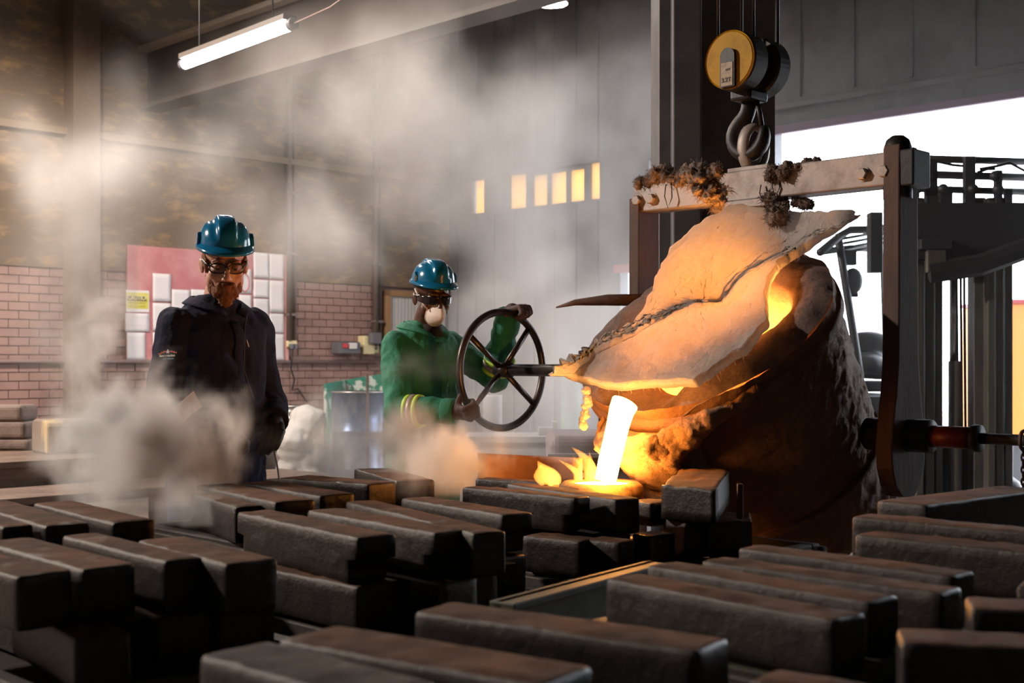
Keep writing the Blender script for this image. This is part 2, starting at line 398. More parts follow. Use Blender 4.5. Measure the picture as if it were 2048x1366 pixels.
M['conduit'] = mat('grey_conduit', (.16, .12, .10), .5, .2); M['cream'] = mat('cream_plastic', (.72, .62, .36), .5)
M['greyplastic'] = mat('grey_plastic', (.13, .125, .14), .5); M['rail'] = mat('wall_rail', (.30, .21, .19), .55, .2)
def conduit(px, ztop, zbot, label, r=.028):
    s = wl_s(px); o = root('conduit_pipe', label, 'pipe', LW(s, zbot, .07))
    obj('pipe', MB().cyl(LW(s, zbot, .07), LW(s, ztop, .07), r, n=10), M['conduit'], o, True)
    obj('pipe', MB().cyl(LW(s+.08, zbot, .06), LW(s+.08, ztop, .06), r*.5, n=8), M['conduit'], o, True)
    for z in np.arange(zbot+.3, ztop, .7):
        obj('clip', lbox(MB(), s-.05, s+.11, z-.015, z+.015, .035, .1), M['conduit'], o)
conduit(571, ROOF, 1.55, 'dark conduit running up the wall at the board end', .035)
conduit(744, ROOF, 1.50, 'tall conduit running up the wall above the cream switch box', .035)
tag(obj('wall_rail', MB().cyl(LW(-9, 1.31, .05), LW(3.32, 1.31, .05), .022, n=10), M['rail'], None, True), 'thin horizontal pipe rail fixed along the brick wall', 'rail')
def wbox(nm, x0, y0, x1, y1, d, m, label, cat='switch box'):
    s0, z1 = wl(x0, y0); s1, z0 = wl(x1, y1); r_ = root(nm, label, cat, LW((s0+s1)/2, z0, .03)); 
    obj('case', lbox(MB(), s0, s1, z0, z1, .02, .02+d), m, r_, bevel=.012); return r_, s0, s1, z0, z1
r_, a, b, c, d = wbox('junction_box', 566, 681, 586, 695, .07, M['cream'], 'cream socket box below the conduit at the board end', 'socket')
for q in (.3, .7): obj('plug', lbox(MB(), a+(b-a)*q-.02, a+(b-a)*q+.02, c-.02, c+.04, .09, .13), M['greyplastic'], r_, bevel=.006)
tag(obj('hanging_cable', MB().tube([LW(a+.06, c, .11), LW(a+.07, c-.25, .06), LW(a+.11, 1.1, .07), LW(a+.09, .98, .05), LW(a+.16, 1.0, .06), LW(a+.3, .84, .05)], .008, 6), M['black_iron'], None, True), 'thin cable hanging from the cream socket box', 'cable')
r_, a, b, c, d = wbox('starter_box', 660, 684, 703, 708, .16, M['greyplastic'], 'dark starter box with red and white buttons on the brick wall')
obj('push_button', lbox(MB(), a+.05, a+.12, (c+d)/2-.0, (c+d)/2+.05, .18, .20), mat('red_button', (.55, .05, .06), .5), r_)
obj('push_button', lbox(MB(), a+.14, a+.25, (c+d)/2-.01, d-.01, .18, .20), mat('white_button', (.7, .68, .66), .5), r_)
r_, a, b, c, d = wbox('isolator_box', 713, 672, 736, 709, .12, M['cream'], 'cream isolator box with a dark rotary switch beside the conduit')
obj('rotary_switch', lbox(MB(), a+.06, b+.05, c+.12, d+.04, .14, .22), M['greyplastic'], r_, bevel=.02)
r_, a, b, c, d = wbox('socket_box', 738, 686, 750, 707, .06, M['cream'], 'narrow cream box directly under the tall conduit', 'socket')
obj('socket_hole', MB().cyl(LW((a+b)/2, (c+d)/2, .08), LW((a+b)/2, (c+d)/2, .09), .02), M['greyplastic'], r_)
# white ribbed door in a timber frame
M['white_door'] = mat('white_door', (.52, .50, .50), .6); M['timber'] = mat('door_timber', (.30, .17, .08), .7)
dr = struct(root('door_1', 'white ribbed door in a timber frame behind the green overall', 'door', LW(3.9, 0, 0)))
obj('door_leaf', lbox(MB(), 3.50, 4.42, 0, 2.12, 0, .05), M['white_door'], dr)
for s in np.arange(3.54, 4.42, .055): obj('door_rib', lbox(MB(), s, s+.03, .02, 2.10, .05, .06), M['white_door'], dr)
obj('door_frame', lbox(MB(), 3.42, 3.50, 0, 2.19, 0, .08), M['timber'], dr); obj('door_frame', lbox(MB(), 3.42, 4.48, 2.12, 2.19, 0, .08), M['timber'], dr)

# ------------------------------------------------------------------ lamps of the hall
lt = root('tube_lamp', 'lit fluorescent batten hanging under the roof girder', 'lamp', P(475, 89, 9.8))
a, b = P(370, 128, 10.4), P(580, 50, 9.3)
ax = (b-a).normalized()
obj('diffuser', MB().tube([a, b], .042, 12), glow('tube_white', (.93, .95, 1.0), 30), lt, True)
obj('housing', MB().obox((a+b)/2 + UP*.055, ax*(b-a).length*.5, ax.cross(UP)*.06, UP*.02), M['beam'], lt)
obj('end_cap', MB().cyl(b, b+ax*.05, .045), M['greyplastic'], lt); obj('end_cap', MB().cyl(a-ax*.04, a, .045), M['greyplastic'], lt)
for q in (.15, .85): obj('hanger', MB().cyl(a.lerp(b, q)+UP*.07, Vector((*a.lerp(b, q).xy, ROOF)), .006, n=6), M['dark_steel'], lt)
tag(obj('lamp_cable', MB().tube([b+ax*.04, b+ax*.5+UP*.02, b+ax*1.1+UP*.14], .006, 6), M['rail'], None, True), 'slack cable leading from the fluorescent batten', 'cable')
hb = P(1104, 8, 13.0)
hl = root('high_bay_lamp', 'round lit high bay lamp under the roof', 'lamp', hb)
obj('reflector', MB().lathe([(.06, .30), (.10, .22), (.165, .06), (.165, .0)], Matrix.Translation(hb), 24), M['lit_flange_reflector'], hl, True)
obj('lens', MB().lathe([(.0, .01), (.15, .01)], Matrix.Translation(hb), 24), glow('lens_white', (1, .90, .78), 220), hl)
obj('stem', MB().cyl(hb+UP*.28, Vector((hb.x, hb.y, ROOF)), .02), M['dark_steel'], hl)
# ------------------------------------------------------------------ the ladle
TH = math.radians(38)
T0 = Vector((.914, 4.585, 1.057))                       # tilt axis, middle
AX = (UP*math.cos(TH) + DP*math.sin(TH)).normalized()   # ladle axis (towards the rim)
PO = (DP*math.cos(TH) - UP*math.sin(TH)).normalized()   # towards the lip, across the axis
LM = Matrix((PO, AX.cross(PO), AX)).transposed().to_4x4(); LM.translation = T0 - DB*.05   # local: x lip, z axis
M['shell'] = mat('ladle_shell', (.25, .125, .06), .75, .1, noise=(9, (.36, .17, .07), .42, .68), bump=(26, 1.0, .03))
M['clay'] = mat('ladle_clay', (.36, .20, .10), .85, noise=(8, (.20, .11, .06), .45, .7), bump=(30, 1.0, .03))
M['lining'] = mat('refractory_rim', (.24, .155, .125), .9, noise=(10, (.12, .075, .06), .45, .7), bump=(28, 1.0, .03))
M['hot_lining'] = mat('glowing_lining', (.5, .2, .05), .9)
M['metal'] = glow('molten_iron', (1.0, .38, .065), 130.0); M['pool'] = M['metal']
ladle = root('pouring_ladle', 'large clay-coated foundry ladle tipped over and pouring white-hot iron', 'ladle', T0)
def lathe_noise(prof, n, amp, scl):
    mb = MB(); rs = []
    for r, z in prof:
        ring = []
        for j in range(n):
            a = 2*math.pi*j/n; p = Vector((r*math.cos(a), r*math.sin(a), z))
            d = amp*fb(p, scl, 4) + amp*.6*fb(p, scl*3.5, 3)
            ring.append(LM @ Vector(((r+d)*math.cos(a), (r+d)*math.sin(a), z)))
        rs.append(ring)
    return mb.rings(rs, False)
prof = [(.02, -.47), (.2, -.47), (.33, -.455), (.385, -.42), (.412, -.36)] + [(.412+(.464-.412)*q, -.36+.76*q) for q in np.linspace(.02, 1, 70)] + [(.467, .43), (.467, .47)]
obj('shell', lathe_noise(prof, 200, .0085, 8), M['shell'], ladle, True)
obj('rim_hoop', lathe_noise([(.464, .385), (.482, .39), (.482, .425), (.464, .43)], 96, .004, 6), M['shell'], ladle, True)
obj('body_hoop', lathe_noise([(.422, -.175), (.440, -.17), (.440, -.145), (.424, -.14)], 96, .003, 6), M['shell'], ladle, True)
# thick refractory rim with a breach at the lip
def rimf(u, v):
    a = 2*math.pi*u
    r0, r1 = .470, .262 + .065*math.exp(-((a-1.85)/.50)**2)
    r = r0+(r1-r0)*min(1, v*1.3) ; z = .475+.03*math.sin(math.pi*min(1, v*1.3))
    if v > .77: z -= (v-.77)*.9; r -= .01
    p = Vector((r*math.cos(a), r*math.sin(a), z))
    lip = max(0, math.cos(a))**14
    z -= lip*.10
    d = .014*fb(p, 8, 4)
    return LM @ Vector(((r+d*.4)*math.cos(a), (r+d*.4)*math.sin(a), z+d))
obj('refractory_rim', MB().grid(rimf, 96, 12, cu=True), M['lining'], ladle, True)
obj('hot_lining', lathe_noise([(.315, .36), (.315, .2), (.31, -.2), (.28, -.35), (.02, -.38)], 48, .006, 8), M['hot_lining'], ladle, True)
# pool of iron, level with the lip
lipw = LM @ Vector((.44, 0, .40))
pool = []
for a in np.linspace(0, 2*math.pi, 40)[:-1]:
    # find the lining radius along this direction in the level plane
    d = Vector((math.cos(a), math.sin(a), 0)); c0 = T0 + AX*.16; c0.z = lipw.z-.01
    r = .05
    while r < 1.0:
        q = LM.inverted() @ (c0 + d*r)
        if math.hypot(q.x, q.y) > .312: break
        r += .01
    pool.append(c0 + d*r)
obj('iron_pool', MB().add(pool, [tuple(range(len(pool)))]), M['metal'], ladle)
# spout: a clay channel down the pouring side
def spout(u, v):
    z = .42 - .80*v; a = (u-.5)*math.pi*1.05
    w_ = .155-.025*v; dep = .15-.05*v
    if v < .12: dep += .03*(1-v/.12); w_ += .02*(1-v/.12)
    rr = .475+(.415-.475)*v
    x = rr + dep*math.cos(a) - .03; y = w_*math.sin(a)*1.05
    p = Vector((x, y, z)); d = .011*fb(p, 9, 4) + .007*fb(p, 30, 4)
    return LM @ Vector((x+d*math.cos(a), y+d*math.sin(a), z))
obj('spout', MB().grid(spout, 70, 80), M['clay'], ladle, True)
lip = []                                                   # rough lip around the mouth of the spout
for a in np.linspace(-1.75, 1.75, 26): lip.append(LM @ Vector((.455+.15*math.cos(a), .145*math.sin(a), .40+.03*math.cos(a*2))))
lm = MB().tube(lip, .042, 12); lme = remesh(lm, .009, 2); displace(lme, lambda c, n: .014*fb(c, 14, 4)+.006*fb(c, 40, 2))
link('lip', lme, M['clay'], ladle)
mouth = []
for a in np.linspace(0, 2*math.pi, 25)[:-1]: mouth.append(LM @ Vector((.47+.115*math.cos(a), .115*math.sin(a), .385)))
obj('spout_mouth', MB().add(mouth, [tuple(range(24))]), mat('hot_clay', (.4, .22, .08), .9, bump=(30, 1, .03)), ladle)
# slag crust bridging lip and rim on one side
sl = MB()
for p_, r_ in zip(((.53, .13, .385), (.49, .19, .40), (.44, .25, .415), (.38, .31, .425), (.30, .37, .43)), (.055, .050, .040, .028, .018)): sl.ell(LM @ Vector(p_), (r_, r_, r_), n=12, k=8)
sl.tube([LM @ Vector(p_) for p_ in ((.53, .13, .385), (.49, .19, .40), (.44, .25, .415), (.38, .31, .425), (.30, .37, .43))], [.05, .045, .036, .026, .016], 10)
sl.cap(LM @ Vector((.53, .12, .38)), LM @ Vector((.52, .10, .28)), .05, .03)
sm = remesh(sl, .0065, 2); displace(sm, lambda c, n: .014*fb(c, 11, 3)+.004*fb(c, 45, 3)); link('slag_crust', sm, M['clay'], ladle)

# ------------------------------------------------------------------ bail: beam, arms, trunnions
BL, BR = T0 - DB*.55, T0 + DB*.55
zb0, zb1 = H+(HOR-428)/FPX*4.99, H+(HOR-372)/FPX*4.99        # beam underside, top
M['beam_steel'] = mat('bail_steel', (.32, .275, .255), .55, .35, noise=(6, (.13, .095, .08), .48, .72), bump=(40, .3, .004))
M['arm_rust'] = mat('bail_arm_rust', (.10, .052, .038), .7, .2, noise=(7, (.05, .035, .032), .4, .7, (1, 1, .3)), bump=(30, .4, .006, (1, 1, .25)))
bail = root('ladle_bail', 'heavy steel lifting beam with two arms holding the ladle', 'bail', T0)
zm = (zb0+zb1)/2; hh = (zb1-zb0)/2
bm_ = obj('beam', MB().obox(T0.copy().xy.to_3d() + UP*zm, DB*.565, DP*.05, UP*hh), M['beam_steel'], bail, bevel=.006)
def hexbolt(c, nrm, r, parent):
    n = Vector(nrm); q = n.to_track_quat('Z', 'Y').to_matrix().to_4x4(); q.translation = Vector(c)
    return obj('bolt', MB().lathe([(0, r*.9), (r*.85, r*.9), (r, r*.75), (r, 0)], q, 6).lathe([(r*1.25, 0), (r*1.25, r*.18), (r*.9, r*.18)], q, 14), M['beam_steel'], parent)
for q in (-.54, -.47, .44, .52): hexbolt(T0.xy.to_3d() + UP*(zm-.01) + DB*q + DP*.05, DP, .021, bm_)
def arm(sgn, label):
    c = T0 + DB*sgn*.55; t_ = .024 if sgn < 0 else .03
    zt = zb1+.02 if sgn > 0 else zb0+.05
    rs = []
    for z, w_ in [(zt, .062), (zm, .064), (1.5, .066), (1.3, .072), (1.2, .085), (1.1, .105), (1.03, .118), (.95, .110), (.89, .085), (.855, .045), (.85, .01)]:
        rs.append([Vector((c.x, c.y, z)) + DB*t_*x + DP*w_*y for x, y in ((-1, -1), (1, -1), (1, 1), (-1, 1))])
    return obj('arm', MB().rings(rs), M['arm_rust'], bail, bevel=.008)
arm(-1, ''); ar = arm(1, '')
c = (T0 + DB*.54).xy.to_3d()
obj('dome_cap', MB().lathe([(.0, .075), (.02, .072), (.038, .058), (.047, .030), (.048, -.02), (.048, -.14)], Matrix.Translation(c + UP*(zb1-.015)), 20), M['black_iron'], bail, True)
obj('end_block', MB().obox(c + DB*.052 + UP*(zm-.005), DB*.035, DP*.06, UP*(hh+.005)), M['black_iron'], bail, bevel=.006)
for s in (-1, 1):
    a = T0 + DB*s*.43; b = T0 + DB*s*.66
    obj('trunnion', MB().cyl(a, b, .055, n=20), M['black_iron'], bail, True)
ring = [T0.xy.to_3d() + UP*(zb1+.085) + DB*(-.03) + UP*.080*math.sin(t) + Vector((.95, .3, 0))*.048*math.cos(t) for t in np.linspace(0, 2*math.pi, 33)[:-1]]
lift = obj('lifting_eye', MB().tube(ring, .019, 8, closed=True, flat=(.75, 1.4)), M['beam_steel'], bail, True)
obj('eye_plate', MB().obox(T0.xy.to_3d() + UP*(zb1+.006) + DB*-.03, DB*.09, DP*.045, UP*.008), M['beam_steel'], bail, bevel=.003)
obj('under_plate', MB().obox(T0.xy.to_3d() + UP*(zb0-.012) + DB*-.03, DB*.10, DP*.055, UP*.014), M['beam_steel'], bail, bevel=.003)
# long red-sleeved tilt bar
tb = root('tilt_bar', 'long dark bar with a red sleeve sticking out of the bail arm', 'bar', T0 + DB*.66)
obj('red_sleeve', MB().cyl(T0 + DB*.63, T0 + DB*.80, .036, n=18), mat('red_paint', (.18, .02, .018), .4, .1, noise=(20, (.06, .02, .02), .5, .7)), tb, True)
obj('collar', MB().cyl(T0 + DB*.80, T0 + DB*.825, .044, n=18), M['black_iron'], tb, True)
obj('rod', MB().cyl(T0 + DB*.82, T0 + DB*1.7, .018, n=14), M['black_iron'], tb, True)
# chain on the bar
ch = root('hanging_chain', 'rusty chain hanging from the tilt bar', 'chain', T0 + DB*.96)
cp = T0 + DB*.965
obj('shackle', MB().tube([cp + UP*.03*math.sin(t) + DP*.03*math.cos(t) for t in np.linspace(0, 2*math.pi, 17)[:-1]], .006, 6, closed=True), M['arm_rust'], ch, True)
for k in range(14):
    c_ = cp - UP*(.035+.019*k); e = DB if k % 2 else DP
    obj('link', MB().tube([c_ + UP*.014*math.sin(t) + e*.008*math.cos(t) for t in np.linspace(0, 2*math.pi, 11)[:-1]], .0032, 5, closed=True), M['arm_rust'], ch, True)
# wheel gear shaft
hub = Vector((-.042, 5.5, 1.267))
e1 = EL.copy()
wheel = root('hand_wheel', 'dark iron hand wheel with four spokes on a long shaft', 'hand wheel', hub)
RW_ = .255
obj('rim', MB().tube([hub + e1*RW_*math.cos(t) + UP*RW_*math.sin(t) for t in np.linspace(0, 2*math.pi, 65)[:-1]], .0165, 12, closed=True), M['wheel'], wheel, True)
for ang in (48, 143, 222, 322):
    t = math.radians(ang); d = e1*math.cos(t) + UP*math.sin(t)
    obj('spoke', MB().tube([hub + d*.02, hub + d*RW_], .014, 8, flat=(1, .8)), M['wheel'], wheel, True)
obj('hub', MB().cyl(hub - DB*.03, hub + DB*.05, .034, n=16), M['wheel'], wheel, True)
obj('shaft', MB().tube([hub, hub + DB*.85], [.026, .026], 16), M['wheel'], wheel, True)
gb = T0 - DB*.66; gb.z = 1.2
gear = root('gear_housing', 'dark gear housing on the bail arm behind the wool', 'gearbox', gb)
obj('case', MB().obox(gb + DB*.0, DB*.045, DP*.11, UP*.19), M['black_iron'], gear, bevel=.02)
obj('cover', MB().cyl(hub + DB*.62, hub + DB*.72, .10, n=24), M['black_iron'], gear, True)
# pointed bar beyond the rim
pb = [P(1112, 615, 4.95), P(1150, 605, 4.93), P(1215, 600, 4.90), P(1290, 600, 4.86)]
pt = MB().tube(pb, [.003, .012, .022, .024], 8, flat=(1, .5), updir=(0, 0, 1))
tag(obj('pointed_bar', pt, M['arm_rust'], None, True), 'rusty pointed bar jutting out past the ladle rim', 'bar')
# vertical flat iron stuck in front of the ladle
a = Z(1480, 1032, .86)

# ------------------------------------------------------------------ hook block on its ropes
hk = T0.xy.to_3d() + DB*(-.03)
HZ = H+(HOR-130)/FPX*4.6
hc = Vector((hk.x-.02, hk.y, HZ))
hook = root('crane_hook_block', 'yellow and black crane hook block hanging on steel ropes', 'hook block', hk + UP*zb1)
M['hook_yellow'] = mat('hook_yellow', (.45, .24, .012), .6, spec=.2, noise=(14, (.30, .15, .012), .45, .7), bump=(30, .2, .003))
def drum(c, r, half, m, nm):
    q = DP.to_track_quat('Z', 'Y').to_matrix().to_4x4(); q.translation = c
    return obj(nm, MB().lathe([(0, half), (r*.93, half), (r, half-.008), (r, -half+.008), (r*.93, -half), (0, -half)], q, 36), m, hook, False)
d1 = drum(hc + DP*.075, .108, .045, [M['black_iron']], 'sheave_housing'); drum(hc - DP*.075, .108, .04, [M['black_iron']], 'sheave_housing')
drum(hc + DP*.122, .106, .004, M['hook_yellow'], 'yellow_cover')
drum(hc, .06, .05, M['black_iron'], 'axle_drum')
fx = DP.cross(UP) * -1                                   # across the face, picture-rightwards
plate = []
for k in range(13):
    t = math.pi*k/12; plate.append((.031*math.cos(t), .01+.031*math.sin(t)))
plate += [(-.031, -.10), (.031, -.10)]
fc = hc + DP*.127
pv = [fc + fx*x + UP*y for x, y in plate]; pw = [v + DP*.012 for v in pv]
n_ = len(pv)
obj('side_plate', MB().rings([pv, pw]), M['black_iron'], hook)
lab = obj('rating_label', MB().obox(fc + DP*.0135 - UP*.055, fx*.025, DP*.001, UP*.042), mat('aged_label', (.36, .27, .18), .6, noise=(60, (.22, .15, .10), .45, .65)), hook)
text('3.2T', fc + DP*.0155 - UP*.083 - fx*.022, .022, mat('label_ink', (.03, .015, .012), .6), lab, fx, DP, bold=.0006)
text('LIFT', fc + DP*.0155 - UP*.043 - fx*.004, .011, mat('label_ink_dim', (.06, .045, .04), .6), lab, fx, DP, bold=.0003)
obj('crosshead', MB().obox(hc - UP*.115, DP*.06, fx*.045, UP*.02), M['black_iron'], hook, bevel=.01)
hkp = []                                                 # hook curve in the plane fx / UP
hz0 = hc - UP*.13
for x, z in ((-.0, .02), (.0, -.03), (-.014, -.06), (-.042, -.085), (-.062, -.12), (-.058, -.16), (-.026, -.195), (.018, -.2), (.054, -.175), (.068, -.135), (.064, -.095)):
    hkp.append(hz0 + fx*x + UP*z + DB*0)
hme = MB().tube(hkp, [.030, .029, .031, .036, .040, .041, .041, .040, .037, .031, .020], 14, flat=(1, .8))
hm = obj('hook', hme, M['black_iron'], hook, True); sb = hm.modifiers.new('s', 'SUBSURF'); sb.levels = 1; sb.render_levels = 1
obj('safety_latch', MB().tube([hz0 + fx*.030 + UP*.0, hz0 + fx*.045 - UP*.05, hz0 + fx*.054 - UP*.10], .010, 8), M['dark_steel'], hook, True)
for q, (ox, oy) in enumerate(((-.085, .075), (.07, .075), (-.085, -.075), (.075, -.075))):
    a = hc + fx*ox + DP*oy + UP*.03
    tag(obj('wire_rope', MB().cyl(a, Vector((a.x + .004, a.y, ROOF)), .0055, n=8), M['black_iron'], None, True), 'thin steel rope rising from the hook block to the roof', 'rope', 'ropes of the crane hook block')

# ------------------------------------------------------------------ ceramic wool
def wool_mat(name):
    """loose white fibre: scatters light and lets the glow of the iron below through"""
    m = mat(name, (.72, .66, .62), .95, noise=(9, (.50, .42, .38), .50, .72), bump=(60, 1.0, .02)); nt = m.node_tree; N = nt.nodes; L = nt.links; b = N['Principled BSDF']
    t = N.new('ShaderNodeBsdfTranslucent'); t.inputs[0].default_value = (.85, .80, .76, 1)
    x = N.new('ShaderNodeMixShader'); x.inputs[0].default_value = .42
    L.new(b.outputs[0], x.inputs[1]); L.new(t.outputs[0], x.inputs[2]); L.new(x.outputs[0], N['Material Output'].inputs[0]); return m
M['wool'] = wool_mat('ceramic_wool'); M['wool_dirty'] = mat('singed_wool', (.36, .27, .22), .95, noise=(16, (.11, .08, .07), .45, .62), bump=(50, 1.0, .03))
outline = [(1098,752),(1150,766),(1200,777),(1255,781),(1300,772),(1345,777),(1400,778),(1430,754),(1460,729),(1504,704),(1540,656),(1536,602),(1553,555),(1580,528),(1620,505),(1655,478),(1690,452),(1716,432),(1695,418),(1655,424),(1610,428),(1560,424),(1510,418),(1462,424),(1425,450),(1385,476),(1345,505),(1326,542),(1311,578),(1298,614),(1270,648),(1230,672),(1190,694),(1158,720)]
ctr = (1395, 610)
def plane_depth(x, y):
    d = Vector((ks(x), 1, (HOR-y)/FPX)); R0 = T0 + AX*.49
    return AX.dot(R0 - Vector((0, 0, H)))/AX.dot(d)
def wool_depth(x, y):
    d = plane_depth(x, y)
    if d > 4.5: d = 4.5 + (d-4.5)*.35                                 # drawn up towards the beam
    rflap = smoothstep(1560, 1700, x); d = d*(1-rflap) + rflap*4.36
    ll = smoothstep(1200, 1100, x); d = d*(1-ll) + ll*4.42
    r = math.hypot((x-ctr[0])/280, (y-ctr[1])/190)
    return d - .07 - .05*max(0, 1-r)
NR_, NA = 46, 200
mbw = MB()
oc = outline + [outline[0]]
per = []
for i in range(len(outline)):
    (x0, y0), (x1, y1) = oc[i], oc[i+1]
    per += [(x0+(x1-x0)*q, y0+(y1-y0)*q) for q in np.linspace(0, 1, 8)[:-1]]
NA = len(per)
for j in range(NR_):
    f = (j/(NR_-1))**.85
    for i, (x, y) in enumerate(per):
        rag = 1 + .022*fb((i*.35, 0, 0), 1, 3)*f
        xx, yy = ctr[0]+(x-ctr[0])*f*rag, ctr[1]+(y-ctr[1])*f*rag
        p = P(xx, yy, wool_depth(xx, yy))
        n = fb(p, 4, 3)*.016 + fb(p, 22, 3)*.0035 + fb(p, 70, 2)*.0015
        n -= .035*math.exp(-((xx-1440)/60)**2-((yy-600)/22)**2)
        p = p + AX*n
        mbw.v.append(tuple(p))
for j in range(NR_-1):
    for i in range(NA):
        mbw.f.append((j*NA+i, j*NA+(i+1) % NA, (j+1)*NA+(i+1) % NA, (j+1)*NA+i)); mbw.mi.append(0)
wme = bpy.data.meshes.new('wool'); wme.from_pydata(mbw.v, [], mbw.f); wme.update()
wool = link('wool_blanket', wme, M['wool'], None, True)
so = wool.modifiers.new('t', 'SOLIDIFY'); so.thickness = .034; so.offset = -1
tag(wool, 'thick singed ceramic wool blanket glowing pink over the ladle mouth', 'blanket')
def fuzz(path, rad, seed, flat=None):
    R = random.Random(seed); mb = MB()
    for k in range(len(path)-1):
        a, b = Vector(path[k]), Vector(path[k+1])
        for q in np.linspace(0, 1, 4):
            c = a.lerp(b, q) + Vector([R.uniform(-1, 1)*rad*.45 for _ in range(3)])
            mb.ell(c, rad*R.uniform(.6, 1.0), n=8, k=6)
    me = remesh(mb, max(.0032, rad*.09), 1)
    displace(me, lambda c, n: rad*.40*fb(c, .5/rad, 3) + rad*.22*fb(c, 2.2/rad, 3))
    return me
GW = 'scraps of wool wired round the lifting beam'
def fibres(me, n, ln, seed, parent, m, pick=None):
    R = random.Random(seed); mb = MB(); ps = [p for p in me.polygons if pick is None or pick(p.center)]
    for _ in range(n):
        p = R.choice(ps); c = Vector(p.center); d = (Vector(p.normal) + Vector((R.gauss(0, .9), R.gauss(0, .9), R.gauss(0, .9)))).normalized()
        s_ = d.cross(Vector((R.gauss(0, 1), R.gauss(0, 1), R.gauss(0, 1)))).normalized()*.0011; l_ = ln*R.uniform(.3, 1.0)
        b_ = c + d*l_*.55 + s_*R.uniform(-3, 3); t_ = c + d*l_ + s_*R.uniform(-6, 6) + Vector((0, 0, -l_*.2))
        mb.add([c-s_, c+s_, b_+s_*.8, b_-s_*.8, t_], [(0, 1, 2, 3), (3, 2, 4)])
    me2 = bpy.data.meshes.new('fibres'); me2.from_pydata(mb.v, [], mb.f); me2.update()
    o = link('wool_fibres', me2, m, parent); o['kind'] = 'stuff'; return o
def scrap(pts, depth, rad, seed, label):
    me = fuzz([P(x, y, d) for (x, y), d in zip(pts, depth)], rad, seed)
    o = tag(link('wool_scrap', me, M['wool_dirty']), label, 'wool', GW); fibres(me, 900, rad*.75, seed, o, M['wool_dirty']); return o
scrap([(1290,370),(1330,352),(1365,350)], [4.93, 4.87, 4.8], .038, 1, 'tan roll of wool lying along the bolted beam end')
scrap([(1360,352),(1400,362),(1425,385),(1440,400)], [4.78, 4.73, 4.70, 4.68], .058, 2, 'large shaggy singed wool tuft draped over the lifting beam')
scrap([(1400,345),(1455,352)], [4.72, 4.66], .03, 3, 'dark wool strip along the beam top beside the lifting eye')
scrap([(1540,355),(1570,345),(1600,335),(1635,325)], [4.50, 4.46, 4.43, 4.40], .026, 4, 'wool strip wired over the beam past the lifting eye')
scrap([(1548,405),(1555,430)], [4.50, 4.46], .042, 5, 'wool plug hanging under the lifting beam above the blanket')
scrap([(1590,402),(1615,408)], [4.48, 4.44], .022, 6, 'ragged dark wool scrap dangling under the beam')
fibres(wme, 2600, .030, 77, wool, M['wool'], lambda c: True)
# glowing strand at the blanket corner
st = fuzz([P(1172, 778, 4.3), P(1176, 800, 4.3), P(1172, 822, 4.3), P(1166, 850, 4.3)], .016, 9)
tag(link('wool_strand', st, M['wool']), 'frayed orange wool strand hanging off the blanket corner', 'wool')
for k, (x, y0, y1) in enumerate(((1338, 368, 416), (1528, 370, 402), (1553, 350, 395))):
    Yd = 4.86-.0015*(x-1338) - .06
    pts = [P(x-6, y0, Yd), P(x-9, (y0+y1)/2, Yd-.01), P(x-2, y1, Yd), P(x+6, (y0+y1)/2+3, Yd-.01), P(x+5, y0-3, Yd)]
    tag(obj('tie_wire', MB().tube(pts, .0022, 5), M['black_iron'], None, True), 'thin tie wire looped round the lifting beam', 'wire', 'tie wires on the lifting beam')

# ------------------------------------------------------------------ iron stream, pouring cup, flames
path = [P(1250, 806, 4.05), P(1243, 822, 4.03), P(1236, 850, 4.01), P(1228, 885, 3.99), P(1219, 922, 3.975), P(1211, 962, 3.965)]
stream = tag(obj('iron_stream', MB().tube(path, [.044, .041, .037, .036, .036, .034], 16, flat=(.55, 1), updir=(0, 1, 0)), M['metal'], None, True), 'white-hot stream of molten iron falling from the spout', 'molten iron')
cupc = Z(1203, 968, .90); cupc.z = .835
M['cup'] = mat('sand_cup', (.30, .17, .07), .95, noise=(24, (.16, .08, .035), .45, .65), bump=(60, .8, .01))
cup = root('pouring_cup', 'round sand pouring cup taking the iron stream', 'pouring cup', cupc)
def cupf(prof):
    rs = []
    for r, z in prof:
        rs.append([Vector((cupc.x + (r+.004*fb((r*math.cos(a), r*math.sin(a), z), 20, 3))*math.cos(a), cupc.y + (r+.004*fb((r*math.cos(a), r*math.sin(a), z+3), 20, 3))*math.sin(a), cupc.z+z)) for a in [2*math.pi*j/48 for j in range(48)]])
    return MB().rings(rs, False)
obj('wall', cupf([(.138, 0), (.141, .03), (.136, .062), (.122, .073), (.100, .072), (.088, .055), (.08, .03)]), M['cup'], cup, True)
obj('iron_pool', MB().lathe([(0, .064), (.100, .064)], Matrix.Translation(cupc), 32), M['pool'], cup)
def flame_mat():
    m = bpy.data.materials.new('flame'); m.use_nodes = True; nt = m.node_tree; N = nt.nodes; N.remove(N['Principled BSDF'])
    e = N.new('ShaderNodeEmission'); e.inputs[0].default_value = (1.0, .36, .05, 1); e.inputs[1].default_value = 120
    nt.links.new(e.outputs[0], N['Material Output'].inputs['Volume']); return m
M['flame'] = flame_mat()
